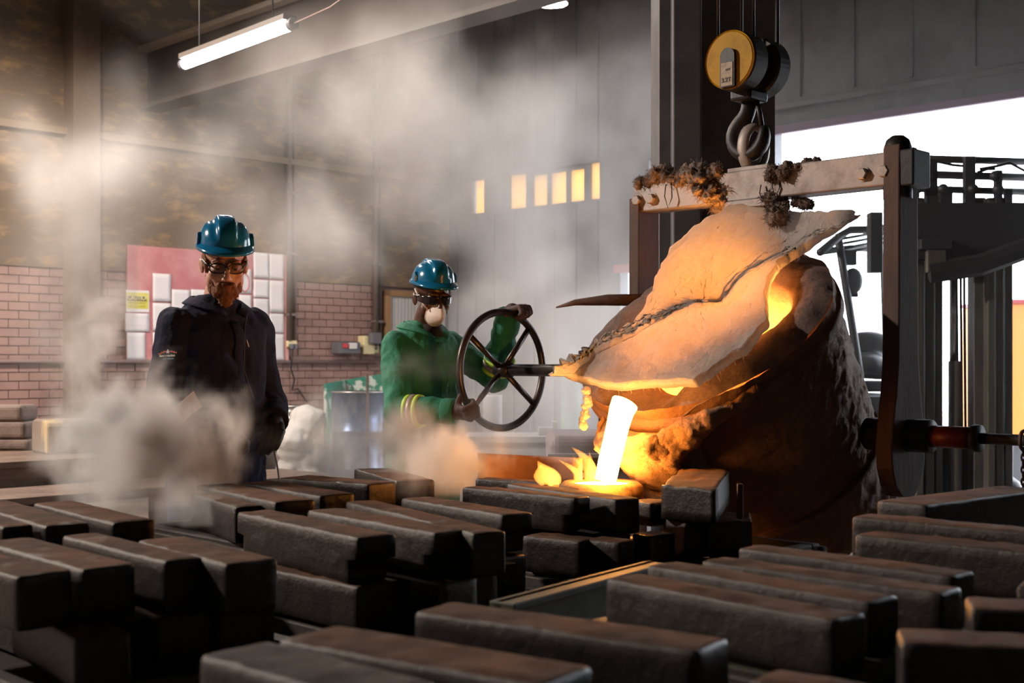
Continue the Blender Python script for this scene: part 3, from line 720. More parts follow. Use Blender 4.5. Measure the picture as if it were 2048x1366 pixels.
def flame(base, h, w_, lean, seed, label):
    R = random.Random(seed); mb = MB(); ph = R.uniform(0, 6)
    for t in range(3):
        off = R.uniform(-.5, .5)*w_; hh_ = h*R.uniform(.6, 1.0) if t else h; n = 11
        pts = []; rad = []
        for k in range(n):
            v = k/(n-1)
            pts.append(Vector(base) + Vector((off*(1-v*.5) + lean*v*v + .22*w_*math.sin(5*v+ph+t), .15*w_*math.sin(4*v+ph*2+t), v*hh_)))
            rad.append(max(.0015, w_*.42*(1-.45*t/2)*math.sin(math.pi*min(1, .22+.78*v))**.8*(1-v*.75)))
        mb.tube(pts, rad, 10, flat=(1, .7))
    me = remesh(mb, .006, 3)
    o = link('flame', me, M['flame']); return tag(o, label, 'flame', 'flames round the pouring cup')
flame(Z(1085, 968, .93), .085, .07, -.02, 1, 'broad low yellow flame licking up beside the cup')
flame(Z(1165, 962, .93), .13, .06, -.07, 2, 'tall forked flame rising from the cup rim')
flame(Z(1188, 964, .93), .12, .036, -.015, 3, 'slim bright flame hugging the iron stream')
flame(Z(1232, 952, .93), .075, .018, .015, 4, 'small thin flame on the ladle side of the stream')
# ------------------------------------------------------------------ iron weight bars on the moulds
def bar_material(name, side, side2, dust, dust2, rough):
    m = mat(name, side, rough, .25, noise=(14, side2, .45, .7), bump=(38, .6, .006), spec=.35); nt = m.node_tree; N = nt.nodes; L = nt.links; b = N['Principled BSDF']
    side_out = b.inputs['Base Color'].links[0].from_socket
    g = N.new('ShaderNodeNewGeometry'); sp = N.new('ShaderNodeSeparateXYZ'); L.new(g.outputs['Normal'], sp.inputs[0])
    nz = N.new('ShaderNodeTexNoise'); nz.inputs['Scale'].default_value = 18; nz.inputs['Detail'].default_value = 7; L.new(g.outputs['Position'], nz.inputs['Vector'])
    ad = N.new('ShaderNodeMath'); ad.operation = 'MULTIPLY_ADD'; L.new(nz.outputs[0], ad.inputs[0]); ad.inputs[1].default_value = .5; L.new(sp.outputs[2], ad.inputs[2])
    r = N.new('ShaderNodeMapRange'); r.inputs[1].default_value = 1.05; r.inputs[2].default_value = 1.2; L.new(ad.outputs[0], r.inputs[0])
    dn = N.new('ShaderNodeMix'); dn.data_type = 'RGBA'; dn.inputs[6].default_value = (*dust, 1); dn.inputs[7].default_value = (*dust2, 1)
    n2 = N.new('ShaderNodeTexNoise'); n2.inputs['Scale'].default_value = 9; n2.inputs['Detail'].default_value = 8; L.new(g.outputs['Position'], n2.inputs['Vector'])
    r2 = N.new('ShaderNodeMapRange'); r2.inputs[1].default_value = .38; r2.inputs[2].default_value = .66; L.new(n2.outputs[0], r2.inputs[0]); L.new(r2.outputs[0], dn.inputs[0])
    mx = N.new('ShaderNodeMix'); mx.data_type = 'RGBA'; L.new(r.outputs[0], mx.inputs[0]); L.new(side_out, mx.inputs[6]); L.new(dn.outputs[2], mx.inputs[7])
    L.new(mx.outputs[2], b.inputs['Base Color'])
    ro = N.new('ShaderNodeMapRange'); ro.inputs[3].default_value = rough; ro.inputs[4].default_value = .95; L.new(r.outputs[0], ro.inputs[0]); L.new(ro.outputs[0], b.inputs['Roughness'])
    me_ = N.new('ShaderNodeMapRange'); me_.inputs[3].default_value = .25; me_.inputs[4].default_value = 0; L.new(r.outputs[0], me_.inputs[0]); L.new(me_.outputs[0], b.inputs['Metallic'])
    return m
M['bar'] = bar_material('dusty_iron_bar', (.040, .033, .030), (.018, .015, .014), (.115, .046, .019), (.042, .019, .010), .34)
M['bar_grey'] = bar_material('greasy_iron_bar', (.040, .037, .038), (.018, .016, .017), (.072, .060, .056), (.030, .025, .024), .34)
BARS = {}
def bar_mesh(l, w, h, seed, notch, rough):
    """rounded billet, x along, near long edge at y=0, top at z=0"""
    nx, ny = 30, 8; r = .010
    zl = [-h, -h*.82, -h*.50, -h*.47, -h*.25, -h*.08, 0]
    R = random.Random(seed); ox, oy = R.uniform(0, 50), R.uniform(0, 50)
    def pos(x, y, z):
        cx = min(max(x, r), l-r); cyy = min(max(y, r), w-r); cz = min(max(z, -h+r), -r)
        v = Vector((x-cx, y-cyy, z-cz))
        if v.length > r: v = v.normalized()*r
        p = Vector((cx, cyy, cz)) + v
        n1 = fb((p.x*5+ox, p.y*9+oy, p.z*6), 1, 4)
        if z > -h*.1:
            em = .18 + .82*smoothstep(.002, .022, min(y, w-y, x, l-x))
            p.z += rough*em*(.0030*n1 + .0045*fb((p.x*22+ox, p.y*26+oy, 0), 1, 3))
        p.y += .0010*fb((p.x*8, p.z*12, oy), 1, 3); p.x += .002*n1
        if notch and z <= -h*.49:
            k = .035
            p.x = k + (p.x/l)*(l-2*k)
        return p
    mb = MB()
    xs = [0, .006] + list(np.linspace(.02, l-.02, nx-4)) + [l-.006, l]; ys = [0, .005] + list(np.linspace(.02, w-.02, ny-4)) + [w-.005, w]
    ring = [(x, 0) for x in xs] + [(l, y) for y in ys[1:]] + [(x, w) for x in xs[::-1][1:]] + [(0, y) for y in ys[::-1][1:-1]]
    mb.rings([[pos(x, y, z) for x, y in ring] for z in zl], False)
    mb.grid(lambda u, v: pos(xs[round(u*(nx-1))], ys[round(v*(ny-1))], 0), nx, ny)
    mb.grid(lambda u, v: pos(xs[round(u*(nx-1))], ys[round(v*(ny-1))], -h), nx, ny)
    me = mb.mesh('bar', True)
    bm = bmesh.new(); bm.from_mesh(me); bmesh.ops.remove_doubles(bm, verts=bm.verts, dist=.0004); bmesh.ops.recalc_face_normals(bm, faces=bm.faces); bm.to_mesh(me); bm.free()
    return me
def bar(grp, L, R, z=.93, w=.105, h=.10, label=None, m='bar', notch=False, length=None, rough=1.0, tilt=0):
    a, b = Z(L[0], L[1], z), Z(R[0], R[1], z)
    d = b - a; l = length or d.length; d.normalize(); n = Vector((-d.y, d.x, 0))
    if n.y < 0: n = -n
    if length: a = b - d*l
    o = link('weight_bar', bar_mesh(l, w, h, hash((L, R)) % 9973, notch, rough), M[m], None)
    mw = Matrix((d, n, d.cross(n))).transposed().to_4x4(); mw.translation = a
    if d.cross(n).z < 0: mw = Matrix((d, n, UP)).transposed().to_4x4(); mw.translation = a
    o.matrix_world = mw
    BARS.setdefault(grp, []).append((a, a+d*l, a+n*w, a+d*l+n*w, z-h))
    tag(o, LABS[grp][len(BARS[grp])-1], 'weight bar', GRP[grp]); return o
LABS = {'left': ['dust-topped iron bar with a bright crusted edge at the plume foot', 'dusty iron bar with a sharp bright edge beside the crusted-edge bar', 'iron bar of which only the end shows next to the sharp-edged bar', 'thick crumbly-topped iron bar in front of the plume', 'crumbly iron bar tucked behind the thick bar with its corner lit', 'dark dusty iron bar alongside the thick crumbly bar', 'darkest iron bar end beyond the dark dusty bar', 'lower-layer iron bar beneath the thick crumbly bar', 'lower-layer iron bar beneath the bar with the lit corner', 'lower-layer iron bar beneath the dark dusty bar'], 'mid': ['first tall notched iron bar of the middle stack, on the plume side', 'second notched iron bar of the middle stack, counting from the plume', 'narrow skewed iron bar, third in the middle stack', 'notched iron bar of the middle stack closest to the pouring cup', 'lower-layer iron bar under the first notched bar of the middle stack', 'lower-layer iron bar under the second notched bar of the middle stack', 'lower-layer iron bar under the skewed bar of the middle stack', 'small lower-layer bar end under the middle-stack bar closest to the cup'], 'back': ['flat dusty iron bar before the jeans, lying next to the plume', 'dusty iron bar with a pale lit side before the jeans', 'iron bar with a crusted rounded top behind the pale-sided bar', 'iron bar veiled by the orange smoke puff', 'crusted iron bar end half hidden in the plume below the jeans'], 'cup': ['long notched iron bar with orange-lit top before the pouring cup', 'glowing-topped iron bar lying against the pouring cup', 'thin charred iron bar between the long notched bar and the iron plate', 'lower-layer iron bar under the long notched bar by the cup', 'lower-layer iron bar beneath the glowing-topped bar', 'lower-layer iron bar end beside the red-lit block', 'low iron bar between the pouring cup and the propped block'], 'flask': ['first greasy iron bar across the green-edged flask, counting towards the ladle', 'second greasy iron bar across the green-edged flask, counting towards the ladle', 'third greasy iron bar across the green-edged flask, counting towards the ladle', 'last greasy iron bar across the green-edged flask, next to the ladle'], 'side': ['lower of two parallel greasy bars beside the ladle base', 'upper of two parallel greasy bars beside the ladle base', 'broad flat-topped iron bar below the hanging chain', 'lumpy glinting iron bar beyond the green-edged flask', 'greasy iron bar behind the lumpy glinting bar', 'greasy bar tip between the lumpy bar and the parallel pair'], 'fore': ['long blurred iron bar lying beside the open flask side', 'broad blurred brown iron bar beside the long blurred bar', 'blurred grey-topped iron bar next to the broad brown one', 'rounded blurred tip of an iron bar below the flask bars']}
GRP = {'left': 'weight bars by the smoke plume', 'mid': 'weight bars in the middle stack', 'back': 'weight bars before the jeans', 'cup': 'weight bars round the cup',
       'flask': 'weight bars on the flask', 'side': 'weight bars near the fork truck', 'fore': 'blurred weight bars', 'ladle': 'blocks at the ladle foot'}
for L, R, kw in [((65,1005),(225,1045),{}), ((-70,1003),(90,1052),{}), ((-170,1010),(5,1054),dict(w=.072)), ((122,1070),(330,1122),dict(w=.08)), ((272,1080),(452,1127),dict(w=.11)), ((-40,1082),(165,1138),{}), ((-180,1100),(35,1152),{}),
                 ((170,1168),(315,1232),dict(z=.83)), ((300,1170),(440,1216),dict(z=.83, w=.12)), ((20,1205),(150,1275),dict(z=.83, w=.10))]:
    bar('left', L, R, **kw)
for L, R, kw in [((472,1024),(715,1075),dict(w=.10, notch=True, h=.105)), ((612,1020),(870,1066),dict(w=.10, notch=True, h=.105)), ((690,1002),(946,1066),dict(w=.085, h=.10)), ((800,996),(1005,1030),dict(w=.095, notch=True)),
                 ((512,1132),(715,1173),dict(z=.825, w=.12)), ((690,1128),(880,1166),dict(z=.825, w=.11)), ((770,1110),(935,1146),dict(z=.825, w=.09)), ((880,1098),(1005,1116),dict(z=.825, w=.09))]:
    bar('mid', L, R, **kw)
for L, R, kw in [((390,970),(550,1004),dict(w=.12)), ((478,965),(640,991),dict(w=.115)), ((558,955),(737,969),dict(w=.13, h=.08)), ((707,937),(792,962),dict(w=.13, h=.09)), ((380,985),(470,1014),dict(z=.915, w=.08, h=.10))]:
    bar('back', L, R, **kw)
for L, R, kw in [((922,974),(1150,996),dict(w=.072, notch=True, h=.10)), ((1010,968),(1232,999),dict(w=.09, h=.10, z=.925)), ((948,957),(1095,966),dict(w=.08, h=.09, z=.93)),
                 ((1043,1071),(1160,1083),dict(z=.825, w=.10)), ((1170,1078),(1240,1085),dict(z=.825, w=.08)), ((1262,1066),(1302,1072),dict(z=.825, w=.10)), ((1255,1000),(1302,1006),dict(z=.90, w=.10, h=.07))]:
    bar('cup', L, R, **kw)
for L, R, kw in [((1208,1156),(1668,1240),dict(w=.085)), ((1290,1130),(1741,1203),dict(w=.085)), ((1400,1121),(1886,1186),dict(w=.08)), ((1474,1095),(1905,1152),dict(w=.085))]:
    bar('flask', L, R, h=.09, **kw)
for L, R, kw in [((1707,1068),(2130,1112),dict(w=.10)), ((1702,1032),(2130,1071),dict(w=.09, z=.95)), ((1853,1010),(2100,978),dict(w=.14, z=.96)), ((1802,1284),(2150,1300),dict(w=.10)), ((1942,1216),(2230,1228),dict(w=.10, z=.94)), ((2030,1170),(2200,1185),dict(w=.1, z=.94))]:
    bar('side', L, R, **kw)
for L, R, kw in [((825,1222),(1398,1302),dict(w=.10)), ((552,1278),(1080,1372),dict(w=.12)), ((395,1308),(735,1400),dict(w=.11, m='bar_grey')), ((1490,1360),(1720,1400),dict(w=.08, h=.06))]:
    bar('fore', L, R, **kw)
# the block propped before the ladle and its neighbours
def block(px4, z, h, label):
    c = [Z(x, y, z) for x, y in px4]; mb = MB()
    mid = sum(c, Vector())/4
    n = 10; rs = []
    d1, d2 = c[1]-c[0], c[3]-c[0]
    def pos(u, v, q):
        p = c[0]*(1-u)*(1-v) + c[1]*u*(1-v) + c[2]*u*v + c[3]*(1-u)*v
        e = 1-.035*(q > .9)-.02*(q > .97)
        p = mid + (p-mid)*(1-.02*q if q < .98 else .965)
        p = p + UP*(-h*(1-q) + .008*fb(p, 14, 4)*(q > .5)); return p
    ring = [(i/n, 0) for i in range(n)] + [(1, i/n) for i in range(n)] + [(1-i/n, 1) for i in range(n)] + [(0, 1-i/n) for i in range(n)]
    mb.rings([[pos(u, v, q) for u, v in ring] for q in (0, .3, .6, .9, .97, 1)], False)
    mb.grid(lambda u, v: pos(u, v, 1), n+1, n+1); mb.grid(lambda u, v: pos(u, v, 0), n+1, n+1)
    me = mb.mesh('block', True); bm = bmesh.new(); bm.from_mesh(me); bmesh.ops.remove_doubles(bm, verts=bm.verts, dist=.0005); bmesh.ops.recalc_face_normals(bm, faces=bm.faces); bm.to_mesh(me); bm.free()
    BARS.setdefault('ladle', []).append((*c, z-h))
    return tag(link('iron_block', me, M['bar']), label, 'iron block', GRP['ladle'])
block([(1322, 970), (1431, 979), (1462, 940), (1368, 932)], .955, .095, 'squarish iron block propped highest before the ladle foot')
block([(1326, 1037), (1372, 1046), (1438, 1040), (1390, 1030)], .855, .10, 'red-lit iron block lying below the highest block')
block([(1418, 1045), (1505, 1046), (1500, 1024), (1430, 1024)], .855, .10, 'dark low iron block nearest the glowing ladle hoop')
a = Z(1480, 1034, .86)
tag(obj('flat_iron', MB().obox(a + UP*.045, Vector((.008, 0, 0)), Vector((0, .006, 0)), UP*.05), M['arm_rust'], None, bevel=.002), 'upright flat iron strip before the ladle', 'iron strip')

# moulds and flasks under the bars
M['flask'] = mat('flask_iron', (.055, .047, .042), .6, .4, noise=(8, (.03, .025, .022), .4, .7), bump=(30, .5, .006))
M['sand'] = mat('mould_sand', (.030, .024, .020), .98, bump=(50, 1.0, .02))
M['flask_green'] = mat('flask_green', (.075, .08, .055), .6, .2, noise=(9, (.045, .045, .035), .45, .7))
def flask(grp, label, inset=.13, top=None, m='flask'):
    pts = [p for b in BARS[grp] for p in b[:4]]; zmin = min(b[4] for b in BARS[grp]) if top is None else top
    u = [p.dot(DB) for p in pts]; v = [p.dot(DP) for p in pts]
    u0, u1, v0, v1 = min(u)+.03, max(u)-.03, min(v)+.03, max(v)-.03
    def c(z): return DB*((u0+u1)/2) + DP*((v0+v1)/2) + UP*z
    r = root('mould_flask', label, 'moulding flask', c(0))
    hu, hv = (u1-u0)/2, (v1-v0)/2
    for s in (-1, 1):
        obj('side_wall', MB().obox(c(zmin/2)+DP*s*(hv-.02), DB*hu, DP*.02, UP*(zmin/2)), M[m], r, bevel=.006)
        obj('end_wall', MB().obox(c(zmin/2)+DB*s*(hu-.02), DB*.02, DP*(hv-.04), UP*(zmin/2)), M[m], r, bevel=.006)
        for zz in (zmin*.5, zmin-.03): obj('flange', MB().obox(c(zz)+DP*s*(hv+.012), DB*(hu+.01), DP*.012, UP*.02), M[m], r, bevel=.004)
    obj('sand_fill', MB().obox(c(zmin/2-.01), DB*(hu-.04), DP*(hv-.04), UP*(zmin/2-.012)), M['sand'], r)
    if inset and hu > inset and hv > inset:
        up = max(b[4] for b in BARS[grp])
        if up > zmin+.02: obj('sand_cope', MB().obox(c((up+zmin)/2-.012), DB*(hu-inset), DP*(hv-inset), UP*((up-zmin)/2)), M['sand'], r)
    return r
flask('left', 'dark iron moulding flask under the bars by the smoke plume'); flask('mid', 'dark iron moulding flask under the middle stack of bars')
flask('back', 'dark moulding flask under the bars before the jeans', 0); flask('cup', 'dark moulding flask carrying the pouring cup', .12)
flask('flask', 'green-edged moulding flask carrying greasy bars', 0, m='flask_green'); flask('side', 'dark moulding flask near the fork truck', 0)
flask('fore', 'dark moulding flask under the blurred bars', 0); flask('ladle', 'low dark flask under the blocks at the ladle foot', 0)
# flask end rail that shows between the stacks
fa, fb_ = Z(985, 1202, .845), Z(1295, 1122, .845)
fd = (fb_-fa).normalized(); fn_ = Vector((fd.y, -fd.x, 0))
fr = root('flask_frame', 'green-grey open flask side standing between the bar stacks', 'moulding flask', Vector((fa.x, fa.y, 0)))
obj('side_plate', MB().obox((fa+fb_)/2 + fn_*.012 - UP*.4225, fd*(fb_-fa).length/2, fn_*.012, UP*.4225), M['flask_green'], fr, bevel=.004)
obj('top_flange', MB().obox((fa+fb_)/2 + fn_*.022 - UP*.008, fd*(fb_-fa).length/2, fn_*.03, UP*.008), M['flask_green'], fr, bevel=.003)
# curved iron plate behind the flames, lit red
pf = Z(957, 962, .93); Y0 = 4.45
def plf(u, v):
    x = 955 + 210*u; y = 968 - 62*v + 10*u*v
    return P(x, y, Y0 + .12*math.sin(math.pi*u) - .25*u)
pl = obj('iron_pan', MB().grid(plf, 14, 5), mat('pan_rust', (.24, .115, .06), .6, .2, noise=(9, (.15, .07, .04), .4, .7)), None, True)
so = pl.modifiers.new('t', 'SOLIDIFY'); so.thickness = .012
tag(pl, 'curved rusty iron plate lit red behind the flames', 'iron plate')
pts_ = [P(955+210*u, 975, Y0-.02) for u in (0, 1)]
tag(obj('pan_support', MB().obox(Vector(((pts_[0].x+pts_[1].x)/2, Y0-.0, .43)), Vector(((pts_[1].x-pts_[0].x)/2, 0, 0)), Vector((0, .25, 0)), UP*.43), M['flask'], None, bevel=.01), 'dark mould box supporting the curved iron plate', 'moulding flask')

# ------------------------------------------------------------------ bench and castings at the far side
M['bench'] = mat('bench_wood', (.20, .135, .10), .8, noise=(5, (.11, .07, .055), .4, .7, (1, 1, 4)), bump=(30, .4, .006))
M['stone'] = mat('casting_grey', (.27, .205, .175), .9, noise=(7, (.16, .115, .10), .45, .7), bump=(24, .5, .01))
bc = Z(0, 925, .725)
def bbox(mb, s0, s1, d0, d1, z0, z1): return mb.obox(bc.xy.to_3d() + EL*(s0+s1)/2 - DB*(d0+d1)/2 + UP*(z0+z1)/2, EL*(s1-s0)/2, DB*(d1-d0)/2, UP*(z1-z0)/2)
bench = root('moulding_bench', 'long plank-topped bench along the smoky side of the hall', 'bench', bc.xy.to_3d())
for k in range(6): obj('plank', bbox(MB(), -2.5, 1.9, .235*k, .235*k+.228, .685, .725), M['bench'], bench, bevel=.006)
obj('apron_board', bbox(MB(), -2.5, 1.9, .02, .06, .45, .685), M['bench'], bench)
for s in (-2.3, -.3, 1.7):
    for d in (.1, 1.25): obj('leg', bbox(MB(), s-.05, s+.05, d-.05, d+.05, 0, .685), M['bench'], bench)
step = root('low_bench', 'lower plank bench in front of the long bench', 'bench', bc.xy.to_3d()+DB*.4)
for k in range(3): obj('plank', bbox(MB(), -2.5, 1.9, -.62+.195*k, -.62+.195*k+.188, .54, .58), M['bench'], step, bevel=.006)
for s in (-2.2, -.3, 1.6): obj('leg', bbox(MB(), s-.05, s+.05, -.55, -.15, 0, .54), M['bench'], step)
def lump(nm, x0, x1, y0, y1, Yd, label, group=None, dp=.3):
    a, b = P(x0, y1, Yd), P(x1, y0, Yd)
    o = obj(nm, MB().obox(Vector(((a.x+b.x)/2, Yd+dp/2, (a.z+b.z)/2)), Vector(((b.x-a.x)/2, 0, 0)), Vector((0, dp/2, 0)), UP*(b.z-a.z)/2), M['stone'], None, bevel=.03, seg=3)
    return tag(o, label, 'casting', group)
zt_ = .725
Yl = 8.15
def zy(z): return HOR+(H-z)/Yl*FPX
lump('ingot_block', -40, 58, zy(.80), zy(.725), Yl, 'flat bottom slab of the grey casting pile on the bench', 'grey casting pile')
lump('ingot_block', -50, 50, zy(.915), zy(.80), Yl, 'thick middle slab of the grey casting pile on the bench', 'grey casting pile')
lump('ingot_block', -60, 43, zy(1.02), zy(.915), Yl, 'topmost slab of the grey casting pile on the bench', 'grey casting pile')
Yk = 7.95; a, b = P(74, 905, Yk), P(168, 840, Yk); wx = .30
prof_ = []
for t in np.linspace(0, math.pi, 9): prof_.append((.16*math.cos(t)*(1.0), .15+.075*math.sin(t)))
prof_ = [(.165, 0)] + [(.165*math.copysign(abs(math.cos(t))**.4, math.cos(t)), .12+.095*math.sin(t)**.5) for t in np.linspace(0.001, math.pi-.001, 11)] + [(-.165, 0)]
cK = Vector(((a.x+b.x)/2, Yk+.1, .725)); ex = Vector((.8, .6, 0)); ey = Vector((-.6, .8, 0))
M['loaf'] = mat('drip_painted_casting', (.26, .20, .16), .85, noise=(7, (.60, .44, .22), .53, .60, (1, 1, .25)), bump=(24, .4, .01))
tag(obj('loaf_casting', MB().rings([[cK + ey*x + ex*q + UP*z for x, z in prof_] for q in (-.17, .19)]), M['loaf'], None, bevel=.015), 'round-topped casting with yellowish drips on the bench', 'casting')

# ------------------------------------------------------------------ drums and bins by the brick wall
M['blue_drum'] = mat('blue_drum', (.10, .15, .26), .3, .5, noise=(6, (.30, .36, .46), .5, .7, (1, 1, .4)), bump=(12, .2, .01)); M['galv'] = mat('galvanised', (.42, .41, .40), .35, .7, noise=(9, (.28, .26, .25), .4, .7))
M['teal'] = mat('teal_sheet', (.03, .20, .14), .5, .2, noise=(5, (.5, .55, .52), .56, .60)); M['white_sack'] = mat('white_sack', (.62, .60, .58), .8, bump=(14, .6, .02))
def drum_thing(px, ytop, Yd, r, label, m, ribs, inner=True, nm='steel_drum', zbot=0):
    c = P(px, ytop, Yd); zt = c.z; b = Vector((c.x, Yd, zbot)); o = root(nm, label, 'drum', b); Mx = Matrix.Translation(b); h = zt-zbot
    pr = [(0, 0), (r, 0)]
    for q in ribs: pr += [(r, h*q-.02), (r*1.03, h*q-.008), (r*1.03, h*q+.008), (r, h*q+.02)]
    pr += [(r, h-.01), (r*1.025, h-.008), (r*1.025, h)]
    if inner: pr += [(r*.97, h), (r*.96, h-.25), (0, h-.25)]
    else: pr += [(r*.97, h), (r*.96, h-.02), (0, h-.02)]
    obj('drum_shell', MB().lathe(pr, Mx, 32), m, o, True); obj('chime', MB().lathe([(r*.985, h-.006), (r*1.035, h-.006), (r*1.035, h+.008), (r*.985, h+.008)], Mx, 32), M['galv'], o, True); return o
drum_thing(716, 784, 11.4, .235, 'open blue steel drum beside the teal bin', M['blue_drum'], (.33, .66))
drum_thing(590, 812, 11.8, .155, 'small ribbed galvanised drum by the brick wall', M['galv'], (.8, .87, .94), False)
sk = P(600, 880, 11.4); sme = MB()
for k in range(7):
    R_ = random.Random(k); sme.ell((sk.x+R_.uniform(-.1, .1), 11.4+R_.uniform(-.08, .08), .25+.09*k), (.17, .15, .12), n=12, k=8)
sm_ = remesh(sme, .02, 3); displace(sm_, lambda c, n: .02*fb(c, 7, 3)); tag(link('white_sack', sm_, M['white_sack']), 'crumpled white sack slumped before the small drum', 'sack')
bn = root('teal_bin', 'teal sheet-metal bin behind the blue drum', 'bin', P(705, 760, 11.9).xy.to_3d())
q = [P(648, 768, 11.9), P(672, 758, 12.0), P(765, 747, 12.2), P(772, 800, 12.2)]
def wallq(p0, p1, zb): 
    d = (p1-p0); d.z = 0; n = Vector((-d.y, d.x, 0)).normalized()*.012
    return MB().add([p0-n, p1-n, Vector((p1.x, p1.y, zb))-n, Vector((p0.x, p0.y, zb))-n, p0+n, p1+n, Vector((p1.x, p1.y, zb))+n, Vector((p0.x, p0.y, zb))+n], [(0,1,2,3), (7,6,5,4), (0,4,5,1), (1,5,6,2), (2,6,7,3), (3,7,4,0)])
f0 = P(650, 768, 11.7); f1 = P(690, 760, 12.35); f2 = P(768, 747, 12.35); f3 = P(775, 757, 11.9)
obj('bin_wall', wallq(f0, f1, 0), M['teal'], bn); obj('bin_wall', wallq(f1, f2, 0), M['teal'], bn); obj('bin_wall', wallq(f2, f3, 0), M['teal'], bn)
pp = P(735, 748, 11.0); tag(obj('thin_post', MB().cyl(Vector((pp.x, 11.0, 0)), pp, .012, n=8), M['arm_rust'], None, True), 'thin rusty post standing before the blue drum', 'post')
# pale shapes in the haze behind the wheel
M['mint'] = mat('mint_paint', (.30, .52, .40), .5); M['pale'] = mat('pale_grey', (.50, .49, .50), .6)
mc = P(1142, 715, 10.5)
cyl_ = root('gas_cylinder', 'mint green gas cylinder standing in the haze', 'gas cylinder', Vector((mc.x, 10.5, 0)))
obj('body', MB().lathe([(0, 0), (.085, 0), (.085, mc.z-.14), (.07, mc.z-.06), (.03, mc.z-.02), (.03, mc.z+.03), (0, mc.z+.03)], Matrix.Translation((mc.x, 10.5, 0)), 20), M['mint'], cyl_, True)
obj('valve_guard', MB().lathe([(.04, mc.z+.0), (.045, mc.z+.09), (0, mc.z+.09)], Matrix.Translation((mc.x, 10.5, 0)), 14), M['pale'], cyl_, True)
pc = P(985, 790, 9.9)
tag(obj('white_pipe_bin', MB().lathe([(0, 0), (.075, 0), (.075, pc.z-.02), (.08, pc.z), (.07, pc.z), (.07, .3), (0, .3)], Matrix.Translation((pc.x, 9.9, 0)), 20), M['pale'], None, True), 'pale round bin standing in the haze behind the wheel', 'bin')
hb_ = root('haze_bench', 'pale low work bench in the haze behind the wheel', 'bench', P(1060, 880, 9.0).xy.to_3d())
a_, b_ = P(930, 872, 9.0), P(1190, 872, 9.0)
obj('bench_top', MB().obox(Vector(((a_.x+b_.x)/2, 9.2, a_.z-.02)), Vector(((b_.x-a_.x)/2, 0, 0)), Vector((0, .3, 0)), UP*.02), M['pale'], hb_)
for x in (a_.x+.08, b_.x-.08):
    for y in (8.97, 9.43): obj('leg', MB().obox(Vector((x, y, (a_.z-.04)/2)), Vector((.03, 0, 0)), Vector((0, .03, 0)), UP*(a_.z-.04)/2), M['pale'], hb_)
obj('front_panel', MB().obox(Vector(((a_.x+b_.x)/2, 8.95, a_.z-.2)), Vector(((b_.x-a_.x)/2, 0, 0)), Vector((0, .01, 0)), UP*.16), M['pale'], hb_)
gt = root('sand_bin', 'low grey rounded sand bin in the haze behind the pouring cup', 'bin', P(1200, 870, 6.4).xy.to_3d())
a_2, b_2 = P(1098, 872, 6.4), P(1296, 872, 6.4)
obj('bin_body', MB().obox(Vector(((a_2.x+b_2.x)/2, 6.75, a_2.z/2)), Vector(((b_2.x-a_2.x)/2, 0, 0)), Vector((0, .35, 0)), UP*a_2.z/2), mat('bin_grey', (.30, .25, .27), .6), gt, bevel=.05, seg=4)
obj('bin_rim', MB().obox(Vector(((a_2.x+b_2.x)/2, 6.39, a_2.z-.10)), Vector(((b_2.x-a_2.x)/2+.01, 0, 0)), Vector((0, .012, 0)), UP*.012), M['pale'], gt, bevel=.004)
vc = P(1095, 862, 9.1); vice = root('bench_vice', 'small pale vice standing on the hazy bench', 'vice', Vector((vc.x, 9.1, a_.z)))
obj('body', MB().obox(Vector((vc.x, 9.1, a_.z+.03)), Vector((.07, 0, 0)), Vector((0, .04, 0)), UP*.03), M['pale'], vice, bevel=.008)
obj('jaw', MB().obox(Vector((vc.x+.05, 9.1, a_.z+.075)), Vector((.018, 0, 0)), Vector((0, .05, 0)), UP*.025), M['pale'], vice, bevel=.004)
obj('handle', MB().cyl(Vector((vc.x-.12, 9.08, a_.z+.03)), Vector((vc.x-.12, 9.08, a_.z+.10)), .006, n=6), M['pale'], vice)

# ------------------------------------------------------------------ fork truck in the doorway
M['truck'] = mat('truck_dark', (.05, .052, .06), .45, .3, bump=(20, .1, .003)); M['mast'] = mat('mast_steel', (.16, .155, .13), .5, .3, noise=(6, (.09, .088, .08), .4, .7, (1, 1, .3))); M['chrome'] = mat('chrome_rod', (.5, .5, .5), .15, 1.0)
tk = root('fork_truck', 'dark fork lift truck with raised carriage parked in the bright doorway', 'fork truck', P(1900, 725, 8).xy.to_3d())
def fbx(nm, x0, y0, x1, y1, Yd, dp, m='truck', bev=.006):
    a, b = P(x0, y1, Yd), P(x1, y0, Yd)
    return obj(nm, MB().obox(Vector(((a.x+b.x)/2, Yd+dp/2, (a.z+b.z)/2)), Vector((abs(b.x-a.x)/2, 0, 0)), Vector((0, dp/2, 0)), UP*abs(b.z-a.z)/2), M[m], tk, bevel=bev)
Ym = 8.0; yf = HOR + H/Ym*FPX
for (x0, x1, dy) in ((1812, 1830, .04), (1833, 1848, 0), (1851, 1869, .02), (1871, 1886, .06)): fbx('mast_channel', x0, 395, x1, yf, Ym+dy, .12, 'mast')
for (x0, x1, dy) in ((1948, 1972, .08), (1976, 1990, 0), (1993, 2008, .02), (2011, 2026, .05)): fbx('mast_channel', x0, 395, x1, yf, Ym+dy, .12, 'mast')
obj('lift_cylinder', MB().cyl(P(1910, 725, Ym+.1).xy.to_3d()+UP*.1, P(1910, 722, Ym+.1), .042, n=16), M['mast'], tk, True)
obj('piston_rod', MB().cyl(P(1906, 725, Ym+.1), P(1906, 520, Ym+.1), .022, n=12), M['chrome'], tk, True)
for x in (1874, 1916, 1924, 1931): obj('hose', MB().cyl(P(x, 860, Ym+.16), P(x-3, 520, Ym+.16), .009, n=8), M['truck'], tk, True)
cx_ = 1868; k = 0
